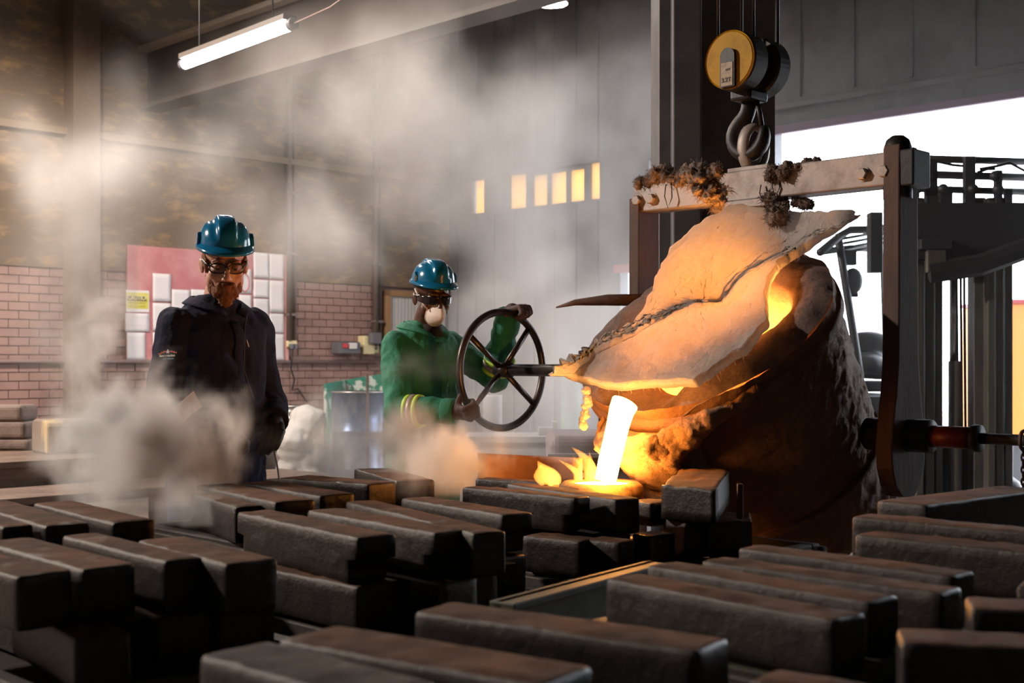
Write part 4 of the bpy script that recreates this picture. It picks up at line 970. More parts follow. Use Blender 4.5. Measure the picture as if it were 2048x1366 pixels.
for y in range(555, 790, 7): fbx('chain_link', 1864+(k % 2)*2, y, 1874-(k % 2)*2, y+6, Ym+.14, .015, 'truck', 0); k += 1
fbx('carriage_plate', 1815, 405, 2060, 520, Ym-.05, .06); fbx('carriage_block', 1842, 478, 1906, 498, Ym-.11, .06); fbx('carriage_block', 1855, 498, 1893, 545, Ym-.10, .05, 'mast')
dg = MB().tube([P(1858, 545, Ym-.08), P(1960, 530, Ym-.08), P(2075, 488, Ym-.08)], .07, 8, flat=(1, .5)); obj('tilt_bracket', dg, M['truck'], tk)
for (y0, y1, x1) in ((309, 324, 2080), (340, 356, 2080), (370, 384, 2080)):
    o_ = obj('cross_bar', MB().tube([P(1822, (y0+y1)/2, Ym), P(x1, (y0+y1)/2+8, Ym+.15)], (y1-y0)/2/FPX*Ym, 10), M['truck'], tk, True)
for (x0, x1, y0, y1) in ((1852, 1876, 318, 410), (1880, 1906, 372, 410), (1930, 1952, 312, 410), (1992, 2006, 340, 410), (2012, 2026, 378, 410), (1820, 1840, 366, 395)): fbx('backrest_post', x0, y0, x1, y1, Ym-.02, .05)
for (x, y) in ((1858, 350), (1886, 378), (1946, 378), (1990, 352), (1996, 378), (1836, 376)): obj('roller', MB().cyl(P(x, y, Ym-.04), P(x, y, Ym+.06), .034, n=14), M['truck'], tk, True)
for pts in (((1822, 332), (1850, 328), (1868, 322), (1905, 330), (1950, 334)), ((1960, 338), (1995, 332), (2020, 326), (2050, 342)), ((1955, 345), (1975, 338), (1990, 338))):
    obj('hose', MB().tube([P(x, y, Ym+.03) for x, y in pts], .009, 6), M['truck'], tk, True)
# cab: overhead guard, seat, hood
Yc = 9.4
obj('guard_pillar', MB().tube([P(1676, 474, Yc), P(1690, 560, Yc), P(1712, 700, Yc), P(1722, 770, Yc)], .032, 8), M['truck'], tk, True)
obj('guard_pillar', MB().tube([P(1765, 450, Yc+.9), P(1775, 760, Yc+.9)], .032, 8), M['truck'], tk, True)
obj('guard_rail', MB().tube([P(1640, 505, Yc-.4), P(1680, 472, Yc), P(1700, 460, Yc), P(1790, 458, Yc)], .03, 8), M['truck'], tk, True)
obj('guard_rail', MB().tube([P(1640, 504, Yc-.2), P(1700, 496, Yc+.2), P(1790, 500, Yc+.4)], .025, 8), M['truck'], tk, True)
for q in range(5): obj('guard_slat', MB().tube([P(1672+4*q, 470+9*q, Yc), P(1780, 452+9*q, Yc+.3)], .011, 6), M['truck'], tk, True)
fbx('rear_post', 1741, 424, 1766, 545, 8.6, .1)
fbx('work_lamp', 1690, 500, 1714, 530, Yc, .1); obj('mirror', MB().ell(P(1706, 562, Yc), (.075, .03, .10), n=14, k=8), M['truck'], tk, True); fbx('bracket', 1700, 585, 1717, 594, Yc, .04)
seat = MB(); sc_ = P(1735, 690, 9.8); seat.ell(sc_, (.22, .10, .11)); seat.ell(P(1728, 730, 9.7), (.20, .20, .10)); seat.cap(P(1700, 735, 9.6), P(1760, 740, 9.6), .08, .08)
link('seat', remesh(seat, .02, 3), M['truck'], tk)
fbx('hood', 1690, 790, 1830, 900, 9.2, .9, 'truck', .05); fbx('chassis', 1680, 900, 1850, 1010, 8.6, 1.4, 'truck', .04); fbx('battery_box', 1700, 762, 1790, 784, 9.4, .6, 'truck', .02)
for x, Yw in ((1835, 8.3), (2010, 8.3), (1720, 9.9)):
    c_ = P(x, 725, Yw); c_.z = .28
    obj('tyre', MB().tube([c_ + Vector((0, .19*math.cos(t), .19*math.sin(t))) for t in np.linspace(0, 2*math.pi, 25)[:-1]], .09, 10, closed=True), M['truck'], tk, True)
fbx('cross_member', 1826, 860, 2020, 1000, Ym+.2, .1)
# skip outside
M['orange'] = mat('orange_skip', (.9, .25, .016), .5); 
sk = root('orange_skip', 'bright orange steel skip standing outside the doorway', 'skip', P(2080, 725, 12.5).xy.to_3d())
a, b = P(2010, 870, 12.5), P(2330, 606, 12.5)
obj('skip_body', MB().obox(Vector(((a.x+b.x)/2, 13.1, (a.z+b.z)/2)), Vector(((b.x-a.x)/2, 0, 0)), Vector((0, .6, 0)), UP*(b.z-a.z)/2), M['orange'], sk, bevel=.02)
obj('skip_rim', MB().obox(Vector(((a.x+b.x)/2, 13.1, b.z+.015)), Vector(((b.x-a.x)/2+.02, 0, 0)), Vector((0, .63, 0)), UP*.02), mat('skip_red', (.35, .02, .03), .5), sk)
for x in (a.x+.2, b.x-.2): obj('skid', MB().obox(Vector((x, 13.1, a.z/2)), Vector((.08, 0, 0)), Vector((0, .5, 0)), UP*a.z/2), M['truck'], sk)
# ------------------------------------------------------------------ people
def rotm(ax, deg): return Matrix.Rotation(math.radians(deg), 4, ax)
def head_prims(mb, HM, neck_to, k=1.0):
    R3 = HM.to_3x3()
    def e(c, r): mb.ell(HM @ Vector(c), Vector(r)*k, R3, 16, 10)
    e((0, .015, .045), (.074, .095, .083)); e((0, -.028, -.028), (.060, .060, .072)); e((0, -.033, -.072), (.050, .053, .043)); e((0, -.078, -.097), (.022, .016, .017))
    for s in (-1, 1):
        e((s*.040, -.058, -.026), (.022, .022, .018)); e((s*.027, -.080, .022), (.027, .011, .009)); e((s*.011, -.101, -.040), (.009, .011, .008))
        e((s*.052, -.02, -.055), (.016, .035, .035)); e((s*.031, -.070, .002), (.014, .012, .010))
        Er = R3 @ rotm('Z', s*-22).to_3x3() @ rotm('X', -12).to_3x3()
        mb.ell(HM @ Vector((s*.079, .012, -.012)), (.007, .019, .031), Er, 12, 8); mb.ell(HM @ Vector((s*.083, .018, -.006)), (.006, .013, .022), Er, 12, 8)
    mb.cap(HM @ Vector((0, -.086, .014)), HM @ Vector((0, -.112, -.034)), .0085, .0125)
    e((0, -.091, -.068), (.023, .011, .0055)); e((0, -.089, -.077), (.020, .011, .0065))
    mb.cap(HM @ Vector((0, .025, -.06)), neck_to, .056, .060)
def hand_prims(mb, wrist, d, n, s, curl=(55, 60, 45), r=.0105, thumb=(.35, .75, .55), spread=0.0, k=1.0):
    """d: wrist to knuckles, n: palm side, s: thumb side"""
    d, n, s = d.normalized(), n.normalized(), s.normalized(); wrist = Vector(wrist)
    for q in (-.028, -.009, .010, .028):
        mb.cap(wrist + d*.012 + s*q*.75, wrist + d*.088*k + s*q, r*1.5, r*1.35, 10)
    tips = []
    for i, (off, ln) in enumerate(((.030, .92), (.010, 1.0), (-.010, .94), (-.029, .76))):
        p = wrist + d*.092*k + s*off; dirv = (d + s*spread*off*20).normalized(); ang = 0
        for j, (seg, c) in enumerate(zip((.044, .028, .022), curl)):
            ang += math.radians(c)
            q = p + (dirv*math.cos(ang) + n*math.sin(ang))*seg*ln
            mb.cap(p, q, r*(1.08-.08*j), r*(1.0-.09*j), 10); p = q
    p = wrist + d*.030 + s*.030 + n*.008
    v = (d*thumb[0] + s*thumb[1] + n*thumb[2]).normalized(); q = p + v*.042; mb.cap(p, q, r*1.4, r*1.1, 10)
    v2 = (v + d*.55 + n*.35).normalized(); q2 = q + v2*.033; mb.cap(q, q2, r*1.1, r*.9, 10)
def loft(mb, levels, M_, n=24):
    mb.rings([[M_ @ Vector((cx+rx*math.copysign(abs(math.cos(t))**.85, math.cos(t)), cyy+ry*math.copysign(abs(math.sin(t))**.85, math.sin(t)), z)) for t in [2*math.pi*j/n for j in range(n)]] for cx, cyy, z, rx, ry in levels])
M['skin_a'] = mat('skin_fair', (.52, .27, .18), .45, noise=(40, (.44, .20, .13), .45, .7), bump=(120, .15, .002), sub=.08)
M['skin_b'] = mat('skin_deep', (.085, .036, .022), .36, noise=(30, (.055, .024, .016), .45, .7), bump=(120, .15, .002))
M['navy'] = mat('navy_twill', (.013, .015, .038), .85, noise=(10, (.02, .021, .045), .45, .7), bump=(18, .8, .014), spec=.2)
M['green'] = mat('green_overall', (.014, .185, .105), .75, noise=(9, (.022, .24, .14), .45, .7), bump=(16, .8, .014))
M['denim'] = mat('denim', (.03, .055, .14), .85, bump=(25, .6, .008)); M['black_glove'] = mat('black_glove', (.012, .011, .012), .55, bump=(40, .6, .004)); M['brown_glove'] = mat('dusty_glove', (.075, .045, .042), .8, bump=(40, .7, .004))
M['beard'] = mat('auburn_beard', (.16, .055, .02), .8, noise=(60, (.30, .12, .045), .45, .65), bump=(140, 1.0, .006)); M['helmet'] = mat('blue_helmet', (.004, .13, .27), .16, spec=.6); M['black_plastic'] = mat('black_plastic', (.012, .012, .013), .35)
M['boot'] = mat('boot_leather', (.03, .022, .018), .6); M['eye'] = mat('eye_white', (.34, .30, .28), .2); M['iris'] = mat('iris_dark', (.03, .02, .015), .15)
def glassmat(name, c, alpha):
    m = bpy.data.materials.new(name); m.use_nodes = True; nt = m.node_tree; N = nt.nodes; b = N['Principled BSDF']; b.inputs['Base Color'].default_value = (*c, 1); b.inputs['Roughness'].default_value = .05
    t = N.new('ShaderNodeBsdfTransparent'); x = N.new('ShaderNodeMixShader'); x.inputs[0].default_value = alpha
    nt.links.new(t.outputs[0], x.inputs[1]); nt.links.new(b.outputs[0], x.inputs[2]); nt.links.new(x.outputs[0], N['Material Output'].inputs[0]); return m
M['clear_lens'] = glassmat('clear_lens', (.05, .035, .03), .38)
def helmet(HM, parent):
    """blue safety helmet in head space"""
    rx, ry, rz, zc = .094, .117, .088, .074
    def shell(u, v):
        a = 2*math.pi*u; t = v*math.pi/2
        r = math.cos(t)**.62; x = rx*r*math.cos(a); y = ry*r*math.sin(a)+.004; z = zc + rz*math.sin(t)**1.15
        rid = 1-smoothstep(.026, .036, abs(x)); lift = rid*.010*smoothstep(.12, .5, v)
        val = math.exp(-((abs(x)-.046)/.010)**2)*.004*smoothstep(.1, .5, v)
        n = Vector((x/rx**2, y/ry**2, (z-zc)/rz**2)); n.normalize()
        return HM @ (Vector((x, y, z)) + n*(lift-val))
    o = obj('helmet_shell', MB().grid(shell, 96, 30, cu=True), M['helmet'], parent, True)
    so = o.modifiers.new('t', 'SOLIDIFY'); so.thickness = .004
    o['label'] = 'glossy blue safety helmet'
    def brim(u, v):
        a = 2*math.pi*u; fr = max(0, -math.sin(a))**2.2; ext = .010 + .030*fr + .004*max(0, math.sin(a))
        dz = -.010 - .006*fr
        prof = ((0, .004), (.35, .002), (.75, .0), (1.0, -.003), (1.0, -.011), (.7, -.010), (.3, -.008), (0, -.010))[round(v*7)]
        r = 1.0; x = (rx + ext*prof[0])*math.cos(a); y = (ry + ext*prof[0])*math.sin(a)+.004
        return HM @ Vector((x, y, zc + prof[1] + dz*prof[0]*.7))
    obj('helmet_brim', MB().grid(brim, 96, 8, cu=True), M['helmet'], o, True)
    for s in (-1, 1):
        c = Vector((s*(rx+.003), -.012, zc+.016))
        obj('accessory_slot', MB().add([HM @ (c + Vector(v)) for v in ((-s*.006, -.020, -.018), (s*.004, -.020, -.018), (s*.004, .020, -.018), (-s*.006, .020, -.018), (-s*.010, -.016, .012), (s*.002, -.016, .010), (s*.002, .016, .010), (-s*.010, .016, .012), (-s*.014, 0, .026), (0, 0, .024))], [(0,1,2,3), (0,4,5,1), (1,5,6,2), (2,6,7,3), (3,7,4,0), (4,8,9,5), (5,9,6), (6,9,8,7), (7,8,4)]), M['helmet'], o, bevel=.002)
    obj('headband', MB().lathe([(.083, zc-.03), (.088, zc-.03), (.088, zc+.0), (.083, zc+.0)], HM @ Matrix.Diagonal((1, 1.16, 1, 1)), 40), M['black_plastic'], o, True)
    obj('rear_ratchet', MB().obox(HM @ Vector((0, ry-.012, zc-.035)), HM.to_3x3() @ Vector((.03, 0, 0)), HM.to_3x3() @ Vector((0, .008, 0)), HM.to_3x3() @ Vector((0, 0, .016))), M['helmet'], o, bevel=.004)
    return o
def eyes(HM, parent):
    for s in (-1, 1):
        c = HM @ Vector((s*.031, -.077, .000)); o = link('eyeball', MB().ell(c, .0115).mesh('eye', True), M['eye'], parent)
        obj('eyelid', MB().ell(HM @ Vector((s*.031, -.0775, .0035)), (.0128, .0122, .0105), HM.to_3x3()), M['skin_a' if parent.name == 'person' else 'skin_b'], parent, True)
        obj('iris', MB().ell(HM @ Vector((s*.031, -.0865, -.004)), (.005, .0025, .005), HM.to_3x3()), M['iris'], o, True)
def fold(seed, amp, axis_pts=None):
    o = Vector((seed*7.1, seed*3.3, seed*1.7))
    def f(c, n):
        q = c*1.0 + o
        v = fb((q.x*9, q.y*9, q.z*6), 1, 3)
        w_ = math.sin((q.z*1.6 + q.x*1.1 - q.y*.6)*34 + 5*fb(q*4, 1, 2))
        m_ = smoothstep(-.1, .5, fb(q*5.5, 1, 2))
        return amp*(v*.8 + w_*.45*m_)
    return f

def person(name, label, base, yaw, joints, head, skin, jacket, trousers, glove, hands, ankle_in=.10):
    """joints in body space (x body's left, y back, z up)"""
    BM = Matrix.Translation(base) @ rotm('Z', yaw)
    J = {k: BM @ Vector(v) for k, v in joints.items() if hasattr(v, '__len__') and len(v) == 3}
    J.update(ABS.get(name, {}))
    HM = Matrix.Translation(head[0]) @ rotm('Z', head[1]) @ rotm('X', head[2]) @ rotm('Y', head[3]) @ Matrix.Scale(1.01, 4)
    mb = MB()
    lv = [(0, .01, .88, .15, .105), (0, .01, .98, .16, .11), (0, 0, 1.10, .145, .10), (0, 0, 1.25, .16, .11), (0, .005, 1.36, .165, .11), (0, .01, 1.43, .13, .085), (0, .01, 1.47, .08, .065)]
    lz = joints.get('lean', (0, 0))
    def lean(l): return [(cx+lz[0]*(z-.9), cyy+lz[1]*(z-.9), z+joints.get('dz', 0)*(1 if z > 1.05 else 0), rx, ry) for cx, cyy, z, rx, ry in l]
    loft(mb, lean(lv), BM)
    head_prims(mb, HM, BM @ Vector((lz[0]*.57, .01+lz[1]*.57, 1.45+joints.get('dz', 0))))
    for s in ('l', 'r'):
        mb.cap(J['sh_'+s], J['el_'+s], .055, .042); mb.cap(J['el_'+s], J['wr_'+s], .042, .028)
        h_ = hands[s]; hand_prims(mb, J['wr_'+s], *h_[0:3], curl=h_[3], r=.0082, thumb=h_[4])
        sx = 1 if s == 'l' else -1
        hip, kn, an = BM @ Vector((sx*.09, .01, .9)), BM @ Vector((sx*.11, -.01, .5)), BM @ Vector((sx*.12, .02, .09))
        mb.cap(hip, kn, .085, .058); mb.cap(kn, an, .056, .04); mb.cap(an, BM @ Vector((sx*.13, -.12, .045)), .04, .035)
    me = remesh(mb, .0052, 3, .5)
    bodyo = link(name, me, M[skin]); tag(bodyo, label, 'person')
    # jacket
    jb = MB()
    lj = [(0, .01, .84, .185, .135), (0, .01, .95, .190, .138), (0, 0, 1.10, .172, .130), (0, 0, 1.25, .180, .136), (0, .005, 1.36, .180, .130), (0, .012, 1.43, .150, .105), (0, .015, 1.475, .105, .080), (0, .015, 1.50, .072, .062)]
    loft(jb, lean(lj), BM)
    for s in ('l', 'r'):
        d = (J['wr_'+s]-J['el_'+s]).normalized()
        jb.cap(J['sh_'+s], J['el_'+s], .072, .066, 18); jb.cap(J['el_'+s], J['el_'+s].lerp(J['wr_'+s], .6), .070, .062, 18); jb.tube([J['el_'+s], J['wr_'+s] - d*.012], [.066, .053], 20)
        jb.ell(J['sh_'+s].lerp(BM @ Vector((0, 0, 1.42+joints.get('dz', 0))), .4), (.075, .075, .06))
    jme = remesh(jb, .0065, 4, .5)
    displace(jme, fold(len(name)+yaw, .0150))
    jk = link('jacket', jme, M[jacket], bodyo)
    # collar
    zc = 1.475+joints.get('dz', 0)
    def coll(u, v):
        a = -math.pi/2 + .30 + u*(2*math.pi-.60)
        fr = abs(u-.5)*2
        rx_, ry_ = .078+.022*v, .074+.020*v
        z = zc - .010 - .055*fr**3 + (.062-.018*fr)*(v if v < .6 else .6-(v-.6)*1.2) 
        if v >= .6: rx_ += (v-.6)*.06; ry_ += (v-.6)*.06
        y = ry_*math.sin(a) - .02*fr**2 + .015 + lz[1]*.57; x = rx_*math.cos(a) + lz[0]*.57
        return BM @ Vector((x, y, z))
    cme = MB().grid(coll, 40, 12).mesh('collar', True); co_ = link('collar', cme, M[jacket], jk); so = co_.modifiers.new('t', 'SOLIDIFY'); so.thickness = .006; so.offset = 0
    # zip placket down the front
    bv = BVHTree.FromPolygons([v.co for v in jme.vertices], [p.vertices[:] for p in jme.polygons])
    pl = []
    for z in np.linspace(1.40+joints.get('dz', 0), .90, 26):
        o_ = BM @ Vector((lz[0]*(z-.9), -.6, z)); d = BM.to_3x3() @ Vector((0, 1, 0)); h_ = bv.ray_cast(o_, d)
        if h_[0]: pl.append(h_[0] - d*.002)
    if len(pl) > 3: obj('front_placket', MB().tube(pl, .020, 8, flat=(.18, 1), updir=BM.to_3x3() @ Vector((0, -1, 0))), M[jacket], jk, True)
    for s in ('l', 'r'):                                            # cuff
        d = (J['wr_'+s]-J['el_'+s]).normalized(); e_ = J['wr_'+s]
        obj('cuff', MB().tube([e_-d*.055, e_-d*.05, e_-d*.005, e_], [.056, .0575, .056, .050], 20), M[jacket], jk, True)
    # trousers and boots
    tb_ = MB(); loft(tb_, [(0, .01, .80, .17, .125), (0, .01, .92, .175, .128), (0, .005, 1.0, .165, .12)], BM)
    for sx in (1, -1):
        tb_.cap(BM @ Vector((sx*.09, .01, .86)), BM @ Vector((sx*.11, -.01, .5)), .105, .08, 16); tb_.cap(BM @ Vector((sx*.11, -.01, .5)), BM @ Vector((sx*.12, .02, .12)), .08, .07, 16)
    tme = remesh(tb_, .01, 3); displace(tme, fold(5, .008)); link('trousers', tme, M[trousers], bodyo)
    for sx in (1, -1):
        b_ = MB(); b_.cap(BM @ Vector((sx*.12, .02, .14)), BM @ Vector((sx*.12, .02, .06)), .055, .05); b_.cap(BM @ Vector((sx*.12, .03, .045)), BM @ Vector((sx*.135, -.14, .042)), .045, .042)
        link('boot', remesh(b_, .01, 2), M['boot'], bodyo)
    for s in ('l', 'r'):
        g = MB(); h_ = hands[s]; hand_prims(g, J['wr_'+s], *h_[0:3], curl=h_[3], r=.0112, thumb=h_[4])
        d = h_[0].normalized(); bk = (J['el_'+s]-J['wr_'+s]).normalized()
        g.cap(J['wr_'+s]+bk*.04, J['wr_'+s]+d*.02, .040, .036)
        gm = remesh(g, .0042, 2, .5); displace(gm, lambda c, n: .0022*fb(c, 45, 3)); link('glove', gm, M[glove], bodyo)
    helmet(HM, bodyo); eyes(HM, bodyo)
    return bodyo, BM, HM, J, jk, bv
ABS = {}
# ---- man in navy
PA = Vector((-1.085, 4.62, 0)); YA = 46
hA = (P(449, 527, 4.57), 18, 15, 0)
JA = dict(sh_l=(.165, .01, 1.43), el_l=(.235, .03, 1.15), wr_l=(.15, -.14, 1.08), sh_r=(-.165, .01, 1.43), el_r=(-.225, .01, 1.13), wr_r=(-.14, -.19, 1.06), dz=.048)
bA = (Matrix.Rotation(math.radians(YA), 3, 'Z'))
def dA(x, y, z): return bA @ Vector((x, y, z))
pA, BMA, HMA, JAw, jkA, bvA = person('person', 'bearded man in navy work jacket, spectacles and blue helmet looking down', PA, YA, JA, hA, 'skin_a', 'navy', 'denim', 'black_glove',
    {'l': (dA(-.55, -.75, -.35), dA(-.3, .25, -.9), dA(-.7, .6, .1), (40, 45, 35), (.5, .6, .4)), 'r': (dA(.6, -.75, -.1), dA(.1, .2, -.95), dA(-.6, -.6, .2), (45, 50, 40), (.6, .5, .4))})
# beard, hair, spectacles
bd = MB(); R3 = HMA.to_3x3()
def be(c, r): bd.ell(HMA @ Vector(c), r, R3, 14, 9)
be((0, -.088, -.088), (.028, .014, .016)); be((0, -.0955, -.0735), (.023, .0105, .012)); be((0, -.050, -.098), (.045, .046, .030)); be((0, -.082, -.108), (.028, .020, .026)); be((0, -.095, -.060), (.027, .011, .007)); be((0, -.075, -.125), (.026, .024, .020))
for s in (-1, 1): be((s*.047, -.030, -.074), (.015, .030, .030)); be((s*.057, -.006, -.045), (.010, .018, .030)); be((s*.028, -.084, -.075), (.010, .012, .022)); be((s*.033, -.070, -.092), (.017, .02, .022))
bme_ = remesh(bd, .0042, 2); displace(bme_, lambda c, n: .0045*fb(c, 70, 3)+.003*fb(c, 180, 2)); b_o = link('beard', bme_, M['beard'], pA)
lipo = None and obj('lower_lip', MB().ell(HMA @ Vector((0, -.101, -.0755)), (.017, .006, .004), R3), M['skin_a'], pA, True)
hr = MB()
for s in (-1, 1): hr.ell(HMA @ Vector((s*.070, .015, .012)), (.010, .040, .032), R3); hr.ell(HMA @ Vector((s*.066, -.025, -.005)), (.008, .012, .03), R3)
hr.ell(HMA @ Vector((0, .085, .0)), (.055, .025, .045), R3); hme_ = remesh(hr, .005, 2); displace(hme_, lambda c, n: .003*fb(c, 90, 3)); link('hair', hme_, M['beard'], pA)
for s in (-1, 1): obj('eyebrow', MB().tube([HMA @ Vector((s*.012, -.092, .019)), HMA @ Vector((s*.03, -.093, .023)), HMA @ Vector((s*.046, -.085, .018))], [.003, .0045, .002], 8), M['beard'], pA, True)
gl = []
def lens_outline(s, k=20):
    out = []
    for t in np.linspace(0, 2*math.pi, k+1)[:-1]:
        c_, s_ = math.cos(t), math.sin(t)
        out.append(Vector((s*.032 + .027*math.copysign(abs(c_)**.7, c_), -.105 + .018*abs(s*.032+.027*c_)/.06, -.001 + .019*math.copysign(abs(s_)**.75, s_) - .002*s_)))
    return out
spx = obj('spectacle_frame', MB().tube([HMA @ Vector((-.006, -.1055, .004)), HMA @ Vector((0, -.108, .007)), HMA @ Vector((.006, -.1055, .004))], .0022, 8), M['black_plastic'], pA, True)
for s in (-1, 1):
    lo = lens_outline(s)
    obj('lens_rim', MB().tube([HMA @ v for v in lo], .0028, 8, closed=True), M['black_plastic'], spx, True)
    obj('lens', MB().add([HMA @ v for v in lo], [tuple(range(len(lo)))]), M['clear_lens'], spx)
    obj('temple', MB().tube([HMA @ Vector((s*.059, -.090, .008)), HMA @ Vector((s*.074, -.065, .012)), HMA @ Vector((s*.080, .005, .010)), HMA @ Vector((s*.078, .03, -.012))], .0026, 8, flat=(1.6, .7)), M['black_plastic'], spx, True)
# sleeve print
def on_jacket(bv, px, py):
    o_ = Vector((0, 0, H)); d = (P(px, py, 1.0)-o_).normalized(); h_ = bv.ray_cast(o_, d); return h_[0], h_[1]
hp, hn = on_jacket(bvA, 340, 710)
if hp:
    xd = Vector((1, -.25, .03)).normalized(); hn = Vector((-.35, -.93, .05)).normalized(); xd = (xd - hn*xd.dot(hn)).normalized(); yd = hn.cross(xd)
    hp = hp + hn*.012
    wt = mat('print_white', (.75, .73, .73), .6); rd = mat('print_red', (.55, .09, .05), .6); tl = mat('print_teal', (.12, .32, .40), .6)
    pt_ = text('flame retardant', hp - xd*.036 - yd*.006, .0105, wt, jkA, xd, hn, bold=.0004)
    text('acid resistant', hp - xd*.020 - yd*.016, .0085, tl, jkA, xd, hn, bold=.0002)
    lg = MB()
    for q, (x, y) in enumerate(((-.034, .005), (-.022, .009), (-.012, .012))): lg.obox(hp + xd*x + yd*y, xd*.007, yd*.0025, hn*.0004)
    for q, (x, y) in enumerate(((.012, .012), (.022, .010), (.030, .007))): lg.obox(hp + xd*x + yd*y, xd*.007, yd*.002, hn*.0004)
    obj('flame_mark', lg, rd, jkA)
    obj('emblem', MB().add([hp + xd*-.006 + yd*.006 + hn*.0006, hp + xd*.006 + yd*.006 + hn*.0006, hp + xd*.002 + yd*.019 + hn*.0006, hp + xd*-.002 + yd*.019 + hn*.0006], [(0, 1, 2, 3)]), wt, jkA)
# pocket, seam and pen on the chest
for (a, b) in (((490, 650), (488, 740)), ((497, 618), (489, 655)), ((488, 740), (508, 800))):
    pts = []
    for q in np.linspace(0, 1, 9):
        h_, _ = on_jacket(bvA, a[0]+(b[0]-a[0])*q, a[1]+(b[1]-a[1])*q)
        if h_: pts.append(h_ + Vector((0, -.001, 0)))
    if len(pts) > 2: obj('seam', MB().tube(pts, .0022, 6), mat('seam_thread', (.06, .06, .11), .7), jkA, True)
h_, _ = on_jacket(bvA, 496, 684)
if h_: obj('pen_clip', MB().cyl(h_ + Vector((-.006, -.003, .012)), h_ + Vector((.004, -.003, -.018)), .002, n=6), mat('clip_white', (.8, .8, .82), .3), jkA)
# folded board in his hand
hw = JAw['wr_r']
fcv = P(372, 818, hw.y-.10)
fx_ = Vector((.62, -.1, .52)).normalized(); fy_ = Vector((-.45, .25, .75)).normalized()
tag(obj('folded_card', MB().obox(fcv, fx_*.055, fy_*.032, fx_.cross(fy_).normalized()*.004), mat('brown_card', (.34, .22, .15), .7, noise=(20, (.5, .38, .3), .5, .65)), None, bevel=.002), 'folded brown card held before the navy jacket', 'card')
# jeans cord / rod
tag(obj('pale_string', MB().tube([P(542, 870, 4.7), P(548, 900, 4.72), P(556, 940, 4.74), P(560, 975, 4.76), P(562, 1090, 4.8)], .004, 6), mat('cord_white', (.6, .57, .55), .7), None, True), 'thin pale string hanging down beside the jeans', 'string')

# ---- man in green at the wheel
PB = Vector((-.405, 5.78, 0)); YB = 45
hB = (P(865, 594, 5.70), 24, 11, 0)
rim = lambda ang: hub + e1*RW_*math.cos(math.radians(ang)) + UP*RW_*math.sin(math.radians(ang))
rt, rb = rim(68), rim(219)
radt = e1*math.cos(math.radians(68)) + UP*math.sin(math.radians(68))
wl_ = rt - DB*.065 + radt*.026
tb2 = (-e1*math.sin(math.radians(219)) + UP*math.cos(math.radians(219)))   # rim tangent at the lower hand
rad_ = (e1*math.cos(math.radians(219)) + UP*math.sin(math.radians(219)))
wr_ = rb - DB*.065 + rad_*.026
JB = dict(sh_l=(.165, .01, 1.375), sh_r=(-.165, .01, 1.375), dz=-.008)
ABS['person.001'] = {}
_name = 'person.001'
bB = Matrix.Rotation(math.radians(YB), 3, 'Z')
ABS['worker'] = dict(wr_l=wl_, wr_r=wr_, el_l=Vector((-.075, 5.80, 1.225)), el_r=Vector((-.495, 5.50, 1.085)))
pB, BMB, HMB, JBw, jkB, bvB = person('worker', 'man in green overall, dust mask and dark glasses turning the hand wheel', PB, YB, JB, hB, 'skin_b', 'green', 'green', 'brown_glove',
    {'l': (DB + radt*.22, -radt + DB*.22, -e1, (62, 78, 55), (.35, .85, .35)), 'r': (DB + rad_*.15, -rad_ + DB*.15, DB.cross(-rad_), (62, 78, 55), (.35, .75, .5))})
pB.name = 'person'
R3 = HMB.to_3x3()
# dark wrap glasses
def gg(u, v):
    a = (u-.5)*math.pi*1.12; nos = math.exp(-((u-.5)/.07)**2)
    z = .012 - .040*v*(1-.55*nos)*(1-.35*abs(u-.5)*2); r = .092-.006*v
    return HMB @ Vector((.078*math.sin(a), -.014 - r*math.cos(a)*1.02 - .003, z))
go = obj('dark_glasses', MB().grid(gg, 36, 8), mat('dark_lens', (.012, .009, .009), .12), pB, True); so = go.modifiers.new('t', 'SOLIDIFY'); so.thickness = .003
for s in (-1, 1): obj('temple', MB().tube([HMB @ Vector((s*.076, -.030, .006)), HMB @ Vector((s*.082, .0, .006)), HMB @ Vector((s*.080, .03, -.004))], .004, 8, flat=(1.6, .6)), M['black_plastic'], go, True)
# dust mask
def mk(u, v):
    a = 2*math.pi*u; r = v**.8; b = 1-r**2.2
    x = .047*r*math.cos(a)*(1-.10*math.sin(a)); z = -.068 + .056*r*math.sin(a); yy = -.084 - .046*b - .010*math.exp(-((x)/.012)**2)*b + .5*x*x/.047*1.1*r
    yy += .030*max(0, -(z+.068))/.056*r
    return HMB @ Vector((x, yy, z))
M['mask'] = mat('mask_white', (.74, .66, .60), .8, bump=(30, .5, .004))
mo = obj('dust_mask', MB().grid(mk, 40, 16, cu=True), M['mask'], pB, True); so = mo.modifiers.new('t', 'SOLIDIFY'); so.thickness = .002
edge_ = [mk(t, 1.0) for t in np.linspace(0, 1, 41)[:-1]]; obj('mask_edge', MB().tube(edge_, .0028, 6, closed=True), M['mask'], mo, True)
obj('nose_clip', MB().tube([mk(t, .86) for t in np.linspace(.15, .35, 9)], .0022, 6), mat('clip_metal', (.4, .38, .36), .4, .6), mo, True)
for s in (-1, 1):
    obj('strap', MB().tube([HMB @ Vector((s*.046, -.080, -.050)), HMB @ Vector((s*.064, -.052, -.022)), HMB @ Vector((s*.078, -.020, .010)), HMB @ Vector((s*.083, .01, .035))], .0035, 6), M['mask'], mo, True)
